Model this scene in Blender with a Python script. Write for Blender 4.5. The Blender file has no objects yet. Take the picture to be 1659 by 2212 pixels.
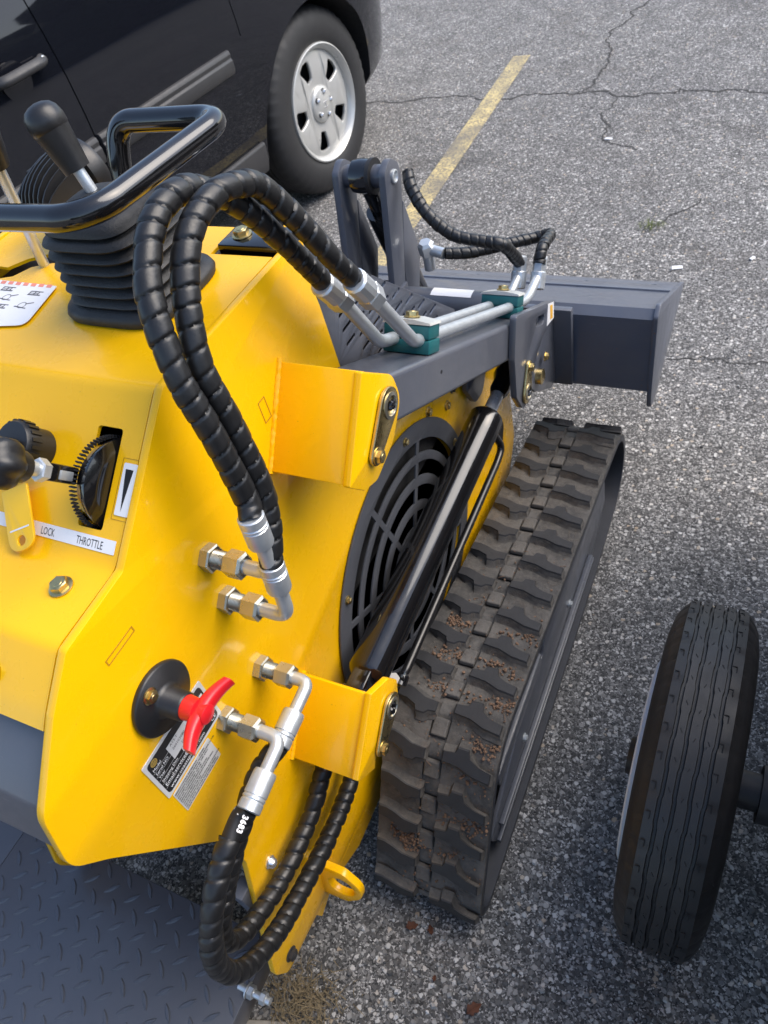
import bpy, bmesh, math, random
from math import sin, cos, pi, radians, sqrt, atan2
from mathutils import Vector, Matrix
random.seed(7)
scene = bpy.context.scene

# ------------------------------------------------------------------ camera
cam = bpy.data.cameras.new('camera')
cam_ob = bpy.data.objects.new('camera', cam)
scene.collection.objects.link(cam_ob)
cam.sensor_fit = 'VERTICAL'; cam.sensor_height = 36.0
cam.lens = 1661.7 / 2212 * 36.0
cam.clip_start = 0.02; cam.clip_end = 2000
WX = Vector((0.89529739, 0.18062843, -0.40720504))
WY = Vector((0.40164776, -0.7226728, 0.56251498))
WZ = Vector((-0.19266981, -0.66717119, -0.71955608))
m = Matrix(((WX[0], -WX[1], -WX[2], 0), (WY[0], -WY[1], -WY[2], 0), (WZ[0], -WZ[1], -WZ[2], 1.5525), (0, 0, 0, 1)))
cam_ob.matrix_world = m
cam.dof.use_dof = True; cam.dof.focus_distance = 0.86; cam.dof.aperture_fstop = 14.0
scene.camera = cam_ob

# ------------------------------------------------------------------ sky, sun, exposure
SUN_DIR = Vector((0.66, 0.42, 0.92)).normalized()
world = bpy.data.worlds.new('World'); scene.world = world; world.use_nodes = True
nt = world.node_tree; nt.nodes.clear()
wo = nt.nodes.new('ShaderNodeOutputWorld'); bg = nt.nodes.new('ShaderNodeBackground')
sky = nt.nodes.new('ShaderNodeTexSky'); sky.sky_type = 'NISHITA'; sky.sun_disc = False
sky.sun_elevation = math.asin(SUN_DIR.z); sky.sun_rotation = atan2(SUN_DIR.x, SUN_DIR.y)
sky.air_density = 1.0; sky.dust_density = 2.2; sky.ozone_density = 0.5; sky.altitude = 100
bg.inputs['Strength'].default_value = 0.135
nt.links.new(sky.outputs[0], bg.inputs[0]); nt.links.new(bg.outputs[0], wo.inputs[0])
sl = bpy.data.lights.new('sun', 'SUN'); sl.energy = 1.5; sl.angle = radians(55); sl.color = (1.0, 0.94, 0.86)
so = bpy.data.objects.new('sun', sl); scene.collection.objects.link(so)
so.rotation_euler = (-SUN_DIR).to_track_quat('-Z', 'Y').to_euler(); so.location = (6, 4, 10)
scene.view_settings.view_transform = 'Standard'; scene.view_settings.look = 'None'
scene.view_settings.gamma = 1.0; scene.view_settings.exposure = 1.20
scene.cycles.max_bounces = 8; scene.cycles.caustics_reflective = False; scene.cycles.caustics_refractive = False

# ------------------------------------------------------------------ object helpers
COL = scene.collection
def tag(o, label=None, cat=None, group=None, kind=None):
    if label: o['label'] = label
    if cat: o['category'] = cat
    if group: o['group'] = group
    if kind: o['kind'] = kind
    return o
def thing(name, loc, label, cat, group=None):
    o = bpy.data.objects.new(name, None); COL.objects.link(o); o.location = loc
    o.empty_display_size = 0.1
    return tag(o, label, cat, group)
def off(o):
    """world location of a chain of unrotated parents"""
    v = Vector((0, 0, 0))
    while o is not None:
        v += o.location; o = o.parent
    return v
def link(name, me, mat=None, parent=None, smooth=35):
    ob = bpy.data.objects.new(name, me); COL.objects.link(ob)
    if mat is not None and not me.materials: me.materials.append(mat)
    if smooth:
        for p in me.polygons: p.use_smooth = True
        me.set_sharp_from_angle(angle=radians(smooth))
    if parent is not None:
        ob.parent = parent; ob.location = -off(parent)
    return ob
def place(name, me, mat, parent, M):
    """instance of a shared mesh under a parent (parents carry no rotation)"""
    ob = bpy.data.objects.new(name, me); COL.objects.link(ob)
    if mat is not None and not me.materials: me.materials.append(mat)
    if parent is not None:
        ob.parent = parent
        ob.matrix_basis = Matrix.Translation(-off(parent)) @ M
    else: ob.matrix_basis = M
    return ob
def frame(o, z, x=None):
    """matrix at o whose local z is the given direction"""
    z = Vector(z).normalized()
    x = Vector(x) if x is not None else (Vector((0, 0, 1)) if abs(z.z) < .9 else Vector((1, 0, 0)))
    x = (x - z * x.dot(z)).normalized(); y = z.cross(x)
    return Matrix(((x.x, y.x, z.x, o[0]), (x.y, y.y, z.y, o[1]), (x.z, y.z, z.z, o[2]), (0, 0, 0, 1)))
I4 = Matrix.Identity(4)

class MB:
    def __init__(s): s.v = []; s.f = []
    def add(s, vs, fs):
        n = len(s.v); s.v += [tuple(v) for v in vs]; s.f += [tuple(i + n for i in f) for f in fs]; return s
    def box(s, c, size, M=I4):
        a, b, d = size[0] / 2, size[1] / 2, size[2] / 2
        vs = [M @ Vector((c[0] + i * a, c[1] + j * b, c[2] + k * d)) for i in (-1, 1) for j in (-1, 1) for k in (-1, 1)]
        return s.add(vs, [(0, 1, 3, 2), (4, 6, 7, 5), (0, 4, 5, 1), (2, 3, 7, 6), (0, 2, 6, 4), (1, 5, 7, 3)])
    def lathe(s, prof, M=I4, n=32, closed=False, poly=None, cap=True):
        """profile [(r, z)] turned about local z; poly = sides of a polygon section"""
        n = poly or n; vs = []
        for r, z in prof:
            for i in range(n):
                a = 2 * pi * (i + .5) / n; vs.append(M @ Vector((r * cos(a), r * sin(a), z)))
        fs = []; k = len(prof)
        for j in range(k if closed else k - 1):
            for i in range(n):
                a = j * n + i; b = j * n + (i + 1) % n; j2 = (j + 1) % k
                fs.append((a, b, j2 * n + (i + 1) % n, j2 * n + i))
        if not closed and cap:
            if prof[0][0] > 1e-6: fs.append(tuple(range(n))[::-1])
            if prof[-1][0] > 1e-6: fs.append(tuple((k - 1) * n + i for i in range(n)))
        return s.add(vs, fs)
    def sweep(s, pts, rad, n=16, cap=True):
        """tube along pts; rad = number or f(i, theta, s)"""
        P = [Vector(p) for p in pts]; k = len(P)
        T = [(P[min(i + 1, k - 1)] - P[max(i - 1, 0)]).normalized() for i in range(k)]
        x = T[0].orthogonal().normalized(); vs = []; acc = 0
        for i in range(k):
            if i: acc += (P[i] - P[i - 1]).length
            x = (x - T[i] * x.dot(T[i])).normalized(); y = T[i].cross(x)
            for j in range(n):
                a = 2 * pi * j / n; r = rad(i, a, acc) if callable(rad) else rad
                vs.append(P[i] + (x * cos(a) + y * sin(a)) * r)
        fs = [(i * n + j, i * n + (j + 1) % n, (i + 1) * n + (j + 1) % n, (i + 1) * n + j) for i in range(k - 1) for j in range(n)]
        if cap: fs += [tuple(range(n))[::-1], tuple((k - 1) * n + j for j in range(n))]
        return s.add(vs, fs)
    def prism(s, poly, h0, h1, M=I4, shrink=0.0, cen=None):
        """polygon in local xy from z=h0 to z=h1, top shrunk towards its centre"""
        n = len(poly)
        cx = sum(p[0] for p in poly) / n; cy = sum(p[1] for p in poly) / n
        vs = [M @ Vector((p[0], p[1], h0)) for p in poly]
        vs += [M @ Vector((p[0] + (cx - p[0]) * shrink, p[1] + (cy - p[1]) * shrink, h1)) for p in poly]
        fs = [tuple(range(n))[::-1], tuple(range(n, 2 * n))] + [(i, (i + 1) % n, n + (i + 1) % n, n + i) for i in range(n)]
        return s.add(vs, fs)
    def mesh(s, name='part'):
        me = bpy.data.meshes.new(name); me.from_pydata(s.v, [], s.f)
        bm = bmesh.new(); bm.from_mesh(me); bmesh.ops.recalc_face_normals(bm, faces=bm.faces); bm.to_mesh(me); bm.free()
        return me
    def build(s, name, mat, parent=None, smooth=35, bevel=0):
        me = s.mesh(name)
        if bevel: bevel_mesh(me, bevel)
        return link(name, me, mat, parent, smooth)
def bevel_mesh(me, w, seg=2, ang=30):
    bm = bmesh.new(); bm.from_mesh(me)
    es = [e for e in bm.edges if len(e.link_faces) == 2 and e.calc_face_angle(0) > radians(ang)]
    bmesh.ops.bevel(bm, geom=es, offset=w, segments=seg, profile=.5, affect='EDGES', clamp_overlap=True)
    bm.to_mesh(me); bm.free()

def arc_round(pts, radii, n=6):
    """round the corners of a closed polygon"""
    out = []; k = len(pts)
    if not isinstance(radii, (list, tuple)): radii = [radii] * k
    for i in range(k):
        p = Vector(pts[i]); a = Vector(pts[i - 1]); b = Vector(pts[(i + 1) % k]); r = radii[i]
        if r <= 0: out.append(tuple(p)); continue
        u = (a - p); w = (b - p); lu, lw = u.length, w.length; u /= lu; w /= lw
        c = max(-.9999, min(.9999, u.dot(w))); half = math.acos(c) / 2
        d = min(r / math.tan(half), lu * .48, lw * .48)
        p0 = p + u * d; p1 = p + w * d
        for t in range(n + 1):
            t /= n; out.append(tuple(p0 * (1 - t) ** 2 + p * 2 * t * (1 - t) + p1 * t * t))
    return out
def round_line(pts, r, n=7):
    """3-D polyline with rounded corners"""
    P = [Vector(p) for p in pts]; out = [P[0]]
    for i in range(1, len(P) - 1):
        p = P[i]; u = P[i - 1] - p; w = P[i + 1] - p; lu, lw = u.length, w.length
        d = min(r, lu * .49, lw * .49); p0 = p + u / lu * d; p1 = p + w / lw * d
        for t in range(n + 1):
            t /= n; out.append(p0 * (1 - t) ** 2 + p * 2 * t * (1 - t) + p1 * t * t)
    out.append(P[-1]); return out
def spline(pts, step):
    """Catmull-Rom through pts, resampled evenly"""
    P = [Vector(p) for p in pts]; P = [P[0] * 2 - P[1]] + P + [P[-1] * 2 - P[-2]]; fine = []
    for i in range(1, len(P) - 2):
        for t in range(24):
            t /= 24; a, b, c, d = P[i - 1:i + 3]
            fine.append(.5 * ((2 * b) + (c - a) * t + (2 * a - 5 * b + 4 * c - d) * t * t + (3 * b - a - 3 * c + d) * t ** 3))
    fine.append(P[-2]); return resample(fine, step)
def resample(fine, step):
    out = [fine[0]]; need = step
    for i in range(1, len(fine)):
        a, b = fine[i - 1], fine[i]; L = (b - a).length; pos = 0
        while L - pos >= need:
            pos += need; out.append(a + (b - a) * (pos / L)); need = step
        need -= L - pos
    return out
def circle(cx, cy, r, n=32, a0=0, a1=2 * pi):
    full = abs(a1 - a0 - 2 * pi) < 1e-6
    return [(cx + r * cos(a0 + (a1 - a0) * i / (n if full else n - 1)), cy + r * sin(a0 + (a1 - a0) * i / (n if full else n - 1))) for i in range(n)]
def slot(cx, cy, L, w, ang=0, n=5):
    pts = [(L / 2 - w / 2 + w / 2 * cos(a), w / 2 * sin(a)) for a in [-pi / 2 + pi * i / n for i in range(n + 1)]]
    pts += [(-x, -y) for x, y in pts]
    return [(cx + x * cos(ang) - y * sin(ang), cy + x * sin(ang) + y * cos(ang)) for x, y in pts]
def curve_mesh(ob):
    dg = bpy.context.evaluated_depsgraph_get(); me = bpy.data.meshes.new_from_object(ob.evaluated_get(dg))
    d = ob.data; bpy.data.objects.remove(ob)
    bpy.data.curves.remove(d)
    return me
def sheet(loops, thick, M, bevel=0.0):
    """flat plate with holes in local xy, thickness centred on local z"""
    cu = bpy.data.curves.new('c', 'CURVE'); cu.dimensions = '2D'; cu.fill_mode = 'BOTH'
    cu.extrude = max(thick / 2 - bevel, 1e-5); cu.bevel_depth = bevel; cu.bevel_resolution = 1; cu.offset = -bevel
    for L in loops:
        sp = cu.splines.new('POLY'); sp.points.add(len(L) - 1); sp.use_cyclic_u = True
        for q, p in zip(sp.points, L): q.co = (p[0], p[1], 0, 1)
    ob = bpy.data.objects.new('c', cu); COL.objects.link(ob)
    me = curve_mesh(ob); me.transform(M)
    bm = bmesh.new(); bm.from_mesh(me); bmesh.ops.remove_doubles(bm, verts=bm.verts, dist=1e-6)
    bmesh.ops.recalc_face_normals(bm, faces=bm.faces); bm.to_mesh(me); bm.free()
    return me
def XP(x):  # local (p, q, r) -> world (x + r, Y = p, Z = q)
    return Matrix(((0, 0, 1, x), (1, 0, 0, 0), (0, 1, 0, 0), (0, 0, 0, 1)))
def plate_x(name, loops, x0, x1, mat, parent, bevel=.0012):
    return link(name, sheet(loops, abs(x1 - x0), XP((x0 + x1) / 2), bevel), mat, parent, 30)
def text_mesh(s, size, M, align='LEFT', sx=1.0, space=1.0, thick=0.0, bold=0.0):
    cu = bpy.data.curves.new('t', 'FONT'); cu.body = s; cu.size = size; cu.align_x = align; cu.space_character = space
    cu.resolution_u = 2; cu.extrude = thick; cu.offset = bold
    ob = bpy.data.objects.new('t', cu); COL.objects.link(ob); me = curve_mesh(ob)
    me.transform(M @ Matrix.Diagonal((sx, 1, 1, 1))); return me
def merge(meshes, name):
    bm = bmesh.new()
    for me in meshes: bm.from_mesh(me)
    out = bpy.data.meshes.new(name); bm.to_mesh(out); bm.free()
    for me in meshes: bpy.data.meshes.remove(me)
    return out
def carve(ob, cutters):
    """boolean-subtract meshes and keep the result as a plain mesh"""
    tmp = []
    for me in cutters:
        c = bpy.data.objects.new('cut', me); COL.objects.link(c); tmp.append(c)
        md = ob.modifiers.new('b', 'BOOLEAN'); md.operation = 'DIFFERENCE'; md.object = c; md.solver = 'EXACT'
        try: md.material_mode = 'TRANSFER'
        except Exception: pass
        c.matrix_world = ob.matrix_world
        c.parent = ob.parent; c.location = ob.location
    bpy.context.view_layer.update()
    dg = bpy.context.evaluated_depsgraph_get(); me = bpy.data.meshes.new_from_object(ob.evaluated_get(dg))
    ob.modifiers.clear(); old = ob.data; ob.data = me; bpy.data.meshes.remove(old)
    for c in tmp:
        d = c.data; bpy.data.objects.remove(c); bpy.data.meshes.remove(d)
    for p in me.polygons: p.use_smooth = True
    me.set_sharp_from_angle(angle=radians(32))
    return ob

# ------------------------------------------------------------------ materials
class NT:
    def __init__(s, name):
        s.m = bpy.data.materials.new(name); s.m.use_nodes = True; s.t = s.m.node_tree
        s.b = s.t.nodes['Principled BSDF']; s.tc = None
    def n(s, typ, **kw):
        nd = s.t.nodes.new(typ)
        return nd
    def l(s, a, b): s.t.links.new(a, b)
    def co(s, kind='Object'):
        if s.tc is None: s.tc = s.n('ShaderNodeTexCoord')
        return s.tc.outputs[kind]
    def noise(s, scale, detail=4, rough=.55, dist=0.0, co=None):
        nd = s.n('ShaderNodeTexNoise'); nd.inputs['Scale'].default_value = scale; nd.inputs['Detail'].default_value = detail
        nd.inputs['Roughness'].default_value = rough; nd.inputs['Distortion'].default_value = dist
        s.l(co or s.co(), nd.inputs['Vector']); return nd.outputs['Fac']
    def voro(s, scale, feat='F1', out='Distance', co=None, rand=1.0):
        nd = s.n('ShaderNodeTexVoronoi'); nd.feature = feat; nd.inputs['Scale'].default_value = scale; nd.inputs['Randomness'].default_value = rand
        s.l(co or s.co(), nd.inputs['Vector']); return nd.outputs[out]
    def ramp(s, fac, stops, interp='LINEAR'):
        nd = s.n('ShaderNodeValToRGB'); nd.color_ramp.interpolation = interp
        e = nd.color_ramp.elements
        while len(e) < len(stops): e.new(.5)
        for el, (p, c) in zip(e, stops):
            el.position = p; el.color = (c, c, c, 1) if isinstance(c, (int, float)) else (*c, 1)
        s.l(fac, nd.inputs[0]); return nd.outputs[0]
    def mix(s, fac, a, b, mode='MIX'):
        nd = s.n('ShaderNodeMix'); nd.data_type = 'RGBA'; nd.blend_type = mode
        for i, v in ((0, fac), (6, a), (7, b)):
            sock = nd.inputs[i]
            if hasattr(v, 'is_linked'): s.l(v, sock)
            elif isinstance(v, (int, float)): sock.default_value = v if i == 0 else (v, v, v, 1)
            else: sock.default_value = (*v, 1)
        return nd.outputs[2]
    def math(s, op, a, b=0.0):
        nd = s.n('ShaderNodeMath'); nd.operation = op
        for i, v in enumerate((a, b)):
            if hasattr(v, 'is_linked'): s.l(v, nd.inputs[i])
            else: nd.inputs[i].default_value = v
        return nd.outputs[0]
    def bump(s, h, strength, dist=.002):
        nd = s.n('ShaderNodeBump'); nd.inputs['Strength'].default_value = strength; nd.inputs['Distance'].default_value = dist
        s.l(h, nd.inputs['Height'])
        if s.b.inputs['Normal'].is_linked: s.l(s.b.inputs['Normal'].links[0].from_socket, nd.inputs['Normal'])
        s.l(nd.outputs[0], s.b.inputs['Normal']); return s
    def set(s, **kw):
        names = dict(base='Base Color', rough='Roughness', metal='Metallic', coat='Coat Weight', coatr='Coat Roughness', spec='Specular IOR Level', ior='IOR')
        for k, v in kw.items():
            sock = s.b.inputs[names[k]]
            if hasattr(v, 'is_linked'): s.l(v, sock)
            elif isinstance(v, (tuple, list)): sock.default_value = (*v, 1)
            else: sock.default_value = v
        return s
def simple(name, col, rough, metal=0.0, var=.12, scale=30, coat=0.0, bump=0.0, bscale=300, spec=.5):
    t = NT(name); f = t.noise(scale, 5)
    t.set(base=t.mix(f, tuple(c * (1 - var) for c in col), tuple(min(1, c * (1 + var)) for c in col)), metal=metal, coat=coat, spec=spec)
    t.set(rough=t.ramp(t.noise(scale * 1.7, 5), [(.3, max(.02, rough - .07)), (.7, min(1, rough + .07))]))
    if bump: t.bump(t.noise(bscale, 3), bump, .0008)
    return t.m
def mat_yellow():
    t = NT('yellow_paint')
    f = t.noise(9, 5); d = t.ramp(t.noise(60, 6, .7), [(.66, 0.0), (.74, 1.0)])
    c = t.mix(f, (.84, .448, .0006), (.88, .482, .0008))
    sp = t.ramp(t.noise(420, 2, .5), [(.735, 0.0), (.76, 1.0)]); du = t.ramp(t.noise(3.5, 6, .7), [(.45, 0.0), (.8, 1.0)])
    c = t.mix(t.math('MULTIPLY', d, .06), c, (.40, .21, .02)); c = t.mix(t.math('MULTIPLY', sp, .55), c, (.16, .09, .02)); c = t.mix(t.math('MULTIPLY', du, .03), c, (.50, .36, .16))
    t.set(base=c, spec=.35, coat=.32, coatr=.05)
    t.set(rough=t.ramp(t.noise(25, 5), [(.3, .24), (.75, .34)]))
    t.bump(t.noise(210, 2), .10, .0006); t.bump(t.noise(28, 2), .06, .002)
    return t.m
def mat_track():
    t = NT('muddy_track_rubber')
    a = t.ramp(t.noise(16, 7, .65), [(.42, 0.0), (.66, 1.0)]); b = t.ramp(t.noise(90, 6, .7), [(.45, 0.0), (.7, 1.0)])
    c = t.mix(a, (.058, .056, .054), (.118, .110, .101)); c = t.mix(t.math('MULTIPLY', b, .55), c, (.145, .134, .120))
    mud = t.ramp(t.noise(22, 7, .75, .6), [(.56, 0.0), (.64, 1.0)]); c = t.mix(t.math('MULTIPLY', mud, .34), c, (.140, .110, .086))
    t.set(base=c, rough=t.ramp(t.noise(30, 4), [(.3, .5), (.7, .85)]), spec=.35); t.bump(mud, .5, .002); t.bump(t.noise(160, 6, .7), .6, .003); t.bump(t.noise(30, 3), .3, .006)
    return t.m
def mat_asphalt():
    t = NT('asphalt')
    big = t.noise(.55, 4); mid = t.noise(7, 5, .6)
    st = t.n('ShaderNodeTexVoronoi'); st.feature = 'F1'; st.inputs['Scale'].default_value = 105
    wob = t.n('ShaderNodeTexNoise'); wob.inputs['Scale'].default_value = 140; wob.inputs['Detail'].default_value = 2
    t.l(t.co(), wob.inputs['Vector'])
    mixv = t.n('ShaderNodeVectorMath'); mixv.operation = 'MULTIPLY_ADD'; t.l(wob.outputs['Color'], mixv.inputs[0]); mixv.inputs[1].default_value = (.009, .009, .009); t.l(t.co(), mixv.inputs[2])
    t.l(mixv.outputs[0], st.inputs['Vector'])
    sep = t.n('ShaderNodeSeparateColor'); t.l(st.outputs['Color'], sep.inputs[0])
    rnd = sep.outputs[0]; rnd2 = sep.outputs[1]
    st2 = t.n('ShaderNodeTexVoronoi'); st2.feature = 'F1'; st2.inputs['Scale'].default_value = 330; t.l(mixv.outputs[0], st2.inputs['Vector'])
    sep2 = t.n('ShaderNodeSeparateColor'); t.l(st2.outputs['Color'], sep2.inputs[0])
    stone = t.ramp(rnd, [(0, (.07, .07, .07)), (.35, (.14, .139, .138)), (.60, (.25, .247, .243)), (.80, (.42, .415, .405)), (.92, (.68, .67, .66)), (1, (.44, .36, .27))])
    fines = t.ramp(sep2.outputs[0], [(0, (.035, .035, .036)), (.5, (.115, .114, .114)), (.82, (.27, .267, .263)), (1, (.60, .59, .58))])
    # a stone shows only in part of the cells, the rest is fines
    has = t.ramp(rnd2, [(.36, 0.0), (.40, 1.0)]); core = t.ramp(st.outputs['Distance'], [(.42, 1.0), (.56, 0.0)])
    c = t.mix(t.math('MULTIPLY', has, core), fines, stone)
    c = t.mix(1.0, c, t.ramp(big, [(.3, (.86, .86, .87)), (.7, (1.12, 1.11, 1.09))]), 'MULTIPLY')
    c = t.mix(1.0, c, t.ramp(mid, [(.25, (.77, .76, .74)), (.75, (1.18, 1.165, 1.14))]), 'MULTIPLY')
    dirt = t.ramp(t.noise(2.6, 6, .7), [(.55, 0.0), (.70, 1.0)]); oil = t.ramp(t.noise(1.1, 3, .5), [(.62, 0.0), (.68, 1.0)])
    c = t.mix(t.math('MULTIPLY', dirt, .42), c, (.085, .075, .066)); c = t.mix(t.math('MULTIPLY', oil, .38), c, (.045, .044, .044))
    t.set(base=c, rough=.85, spec=.3)
    h = t.math('ADD', t.math('MULTIPLY', t.math('MULTIPLY', has, core), .7), t.math('MULTIPLY', sep2.outputs[1], .4))
    t.bump(h, .75, .004)
    return t.m
def mat_line():
    t = NT('worn_yellow_line_paint')
    w = t.ramp(t.noise(95, 5, .75), [(.40, 0.0), (.55, 1.0)]); w2 = t.ramp(t.noise(5, 5), [(.35, .25), (.6, 1.0)])
    c = t.mix(t.noise(20, 4), (.58, .45, .18), (.68, .55, .27))
    t.set(base=t.mix(t.math('MULTIPLY', w, w2), (.13, .125, .12), c), rough=.8); t.bump(t.noise(220, 5, .7), .6, .003); return t.m
def mat_print(name, col, ink, scale, thr, flat=False):
    t = NT(name)
    w = t.ramp(t.noise(scale, 1), [(thr, 0.0), (thr + .02, 1.0)])
    t.set(base=t.mix(w, col, ink), rough=.5); return t.m
YEL = mat_yellow()
def mat_grey(name, col, rust):
    """slate grey enamel with dust, scuffs and, on the bucket, scraped and rusty spots"""
    t = NT(name); f = t.noise(14, 5); c = t.mix(f, tuple(k * .9 for k in col), tuple(k * 1.1 for k in col))
    mp = t.n('ShaderNodeMapping'); mp.inputs['Scale'].default_value = (9, 120, 120); mp.inputs['Rotation'].default_value = (.3, .2, .5); t.l(t.co(), mp.inputs['Vector'])
    scr = t.math('MULTIPLY', t.ramp(t.noise(3, 4, .6, 0, mp.outputs[0]), [(.66, 0.0), (.72, 1.0)]), t.ramp(t.noise(5, 3), [(.48, 0.0), (.62, 1.0)]))
    c = t.mix(t.math('MULTIPLY', scr, .38), c, (.24, .24, .25))
    c = t.mix(t.math('MULTIPLY', t.ramp(t.noise(6, 6, .7), [(.45, 0.0), (.8, 1.0)]), .16), c, (.22, .20, .17))
    sp = t.ramp(t.noise(75, 4, .6), [(.70, 0.0), (.73, 1.0)]); c = t.mix(t.math('MULTIPLY', sp, rust), c, (.22, .10, .04))
    t.set(base=c, coat=.28, rough=t.ramp(t.noise(24, 5), [(.3, .28), (.7, .46)])); t.bump(t.noise(260, 3), .12, .0008); t.bump(t.noise(7, 2), .10, .004)
    return t.m
GRY = mat_grey('slate_grey_paint', (.072, .079, .099), .25)
BUCK = mat_grey('bucket_grey_sky_tint', (.092, .104, .136), .85)  # same grey as the machine, with sky reflection mixed into the base colour
GRD = simple('grille_grey_paint', (.062, .066, .076), .45, var=.08, scale=18, bump=.1, bscale=260)
RODC = simple('hard_chrome_rod', (.82, .83, .85), .22, .45, var=.04)
PICT = simple('grey_print', (.16, .16, .17), .5)
BLKG = simple('gloss_black_paint', (.006, .006, .007), .16, var=.2, scale=20, coat=.6)
BLKT = simple('black_tube_paint', (.007, .007, .008), .30, var=.2, scale=20, coat=.1)
BLKP = simple('black_plastic', (.014, .014, .015), .38, var=.15, scale=40, bump=.15, bscale=500)
BLKM = simple('matt_black', (.010, .010, .011), .6, var=.15, scale=40)
GUARD = simple('spiral_guard_plastic', (.0105, .0105, .011), .37, var=.45, scale=70, bump=.2, bscale=420)
BOOT = simple('boot_rubber', (.013, .013, .0135), .52, var=.2, scale=40, bump=.6, bscale=420)
ZINC = simple('zinc_plate', (.60, .63, .65), .38, .72, var=.12, scale=60, bump=.1, bscale=600)
NICK = simple('nickel_fitting', (.50, .47, .385), .30, .92, var=.12, scale=60, bump=.08, bscale=600)
YZINC = simple('yellow_zinc', (.60, .47, .22), .30, 1.0, var=.3, scale=70)
CHROME = simple('chrome', (.78, .79, .81), .14, .85, var=.05)
RED = simple('red_plastic', (.62, .012, .018), .35, var=.06, scale=30, coat=.1)
TEAL = simple('teal_plastic', (.010, .105, .112), .42, var=.12, scale=40)
TRACK = mat_track()
LUGR = simple('lug_rubber', (.021, .0215, .024), .6, var=.5, scale=35, bump=.5, bscale=220)
BELTIN = simple('belt_inner_rubber', (.030, .033, .042), .55, var=.2, scale=35, bump=.2, bscale=120)
MUD = simple('dried_mud', (.17, .105, .068), .95, var=.35, scale=60, bump=.8, bscale=200)
TYRE = simple('tyre_rubber', (.0180, .0182, .0192), .55, var=.25, scale=18, bump=.15, bscale=260)
TYRE2 = simple('car_tyre_rubber', (.020, .020, .021), .6, var=.2, scale=14)
SILV = simple('silver_wheel_paint', (.50, .50, .48), .34, .35, var=.08, scale=12, coat=.2)
WHITE = simple('white_vinyl', (.74, .74, .75), .45, var=.04, scale=30)
WRIM = simple('white_rim_paint', (.72, .73, .75), .4, var=.05, scale=30)
INK = simple('black_ink', (.012, .012, .013), .5)
INKW = simple('white_ink', (.75, .75, .75), .5)
ALU = simple('aluminium_tag', (.58, .58, .57), .40, .15, var=.06)
GOLD = simple('gold_print', (.55, .38, .10), .4, .5)
TAGY = simple('yellow_tag_plastic', (.86, .50, .01), .35, var=.04, coat=.1)
ORANGE = simple('orange_print', (.78, .42, .03), .45)
REDP = simple('pale_red_print', (.75, .25, .18), .5)
ASPH = mat_asphalt()
LINE = mat_line()
CRACK = simple('crack_shadow', (.045, .043, .040), .95, var=.3)
STEELD = simple('dark_steel', (.045, .045, .047), .5, .3, var=.2)
PAINTK = simple('dark_car_paint', (.0062, .0070, .0105), .12, .0, var=.15, scale=4, coat=1.0, spec=.0)
CLAD = simple('car_plastic_trim', (.030, .030, .032), .5, var=.15, scale=20)
GLASS = simple('tinted_glass', (.006, .007, .008), .04, var=.1, coat=.5)
WELL = simple('wheel_well', (.006, .006, .007), .9)
HOSEI = mat_print('printed_hose', (.010, .010, .0105), (.75, .75, .75), 150, .70)
LEAF = simple('dead_leaf', (.11, .042, .022), .85, var=.5, scale=60)
STRAW = simple('dry_grass', (.22, .17, .10), .9, var=.4, scale=60)
PLAT = simple('tread_plate_paint', (.070, .079, .101), .40, var=.10, scale=10, coat=.1, bump=.12, bscale=200)
CONC = simple('old_concrete', (.36, .33, .29), .9, var=.2, scale=25, bump=.6, bscale=80)

# ------------------------------------------------------------------ ground
def ground_sheet():
    mb = MB(); mb.add([(-400, -400, 0), (400, -400, 0), (400, 400, 0), (-400, 400, 0)], [(0, 1, 2, 3)])
    return tag(mb.build('asphalt_ground', ASPH, smooth=0), kind='structure')
ground = ground_sheet()
def ribbon(name, pts, w, z, mat, jitter=0.0, seed=1):
    rnd = random.Random(seed); P = [Vector((p[0], p[1], 0)) for p in pts]; fine = []
    for i in range(len(P) - 1):
        n = max(1, int((P[i + 1] - P[i]).length / .03))
        fine += [P[i].lerp(P[i + 1], k / n) for k in range(n)]
    fine.append(P[-1]); mb = MB(); vs = []; dx = 0
    for i, p in enumerate(fine):
        t = (fine[min(i + 1, len(fine) - 1)] - fine[max(i - 1, 0)]).normalized(); nrm = Vector((-t.y, t.x, 0))
        dx = dx * .7 + rnd.uniform(-1, 1) * jitter; ww = w * (rnd.uniform(.45, 1.3) if jitter else 1)
        c = p + nrm * dx; vs += [(c + nrm * ww / 2) + Vector((0, 0, z)), (c - nrm * ww / 2) + Vector((0, 0, z))]
    mb.add(vs, [(2 * i, 2 * i + 1, 2 * i + 3, 2 * i + 2) for i in range(len(fine) - 1)])
    return mb.build(name, mat, ground, smooth=0)
line = ribbon('parking_line', [(-1.42, 1.4), (-1.47, 2.95), (-1.53, 4.6)], .098, .003, LINE)
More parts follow.
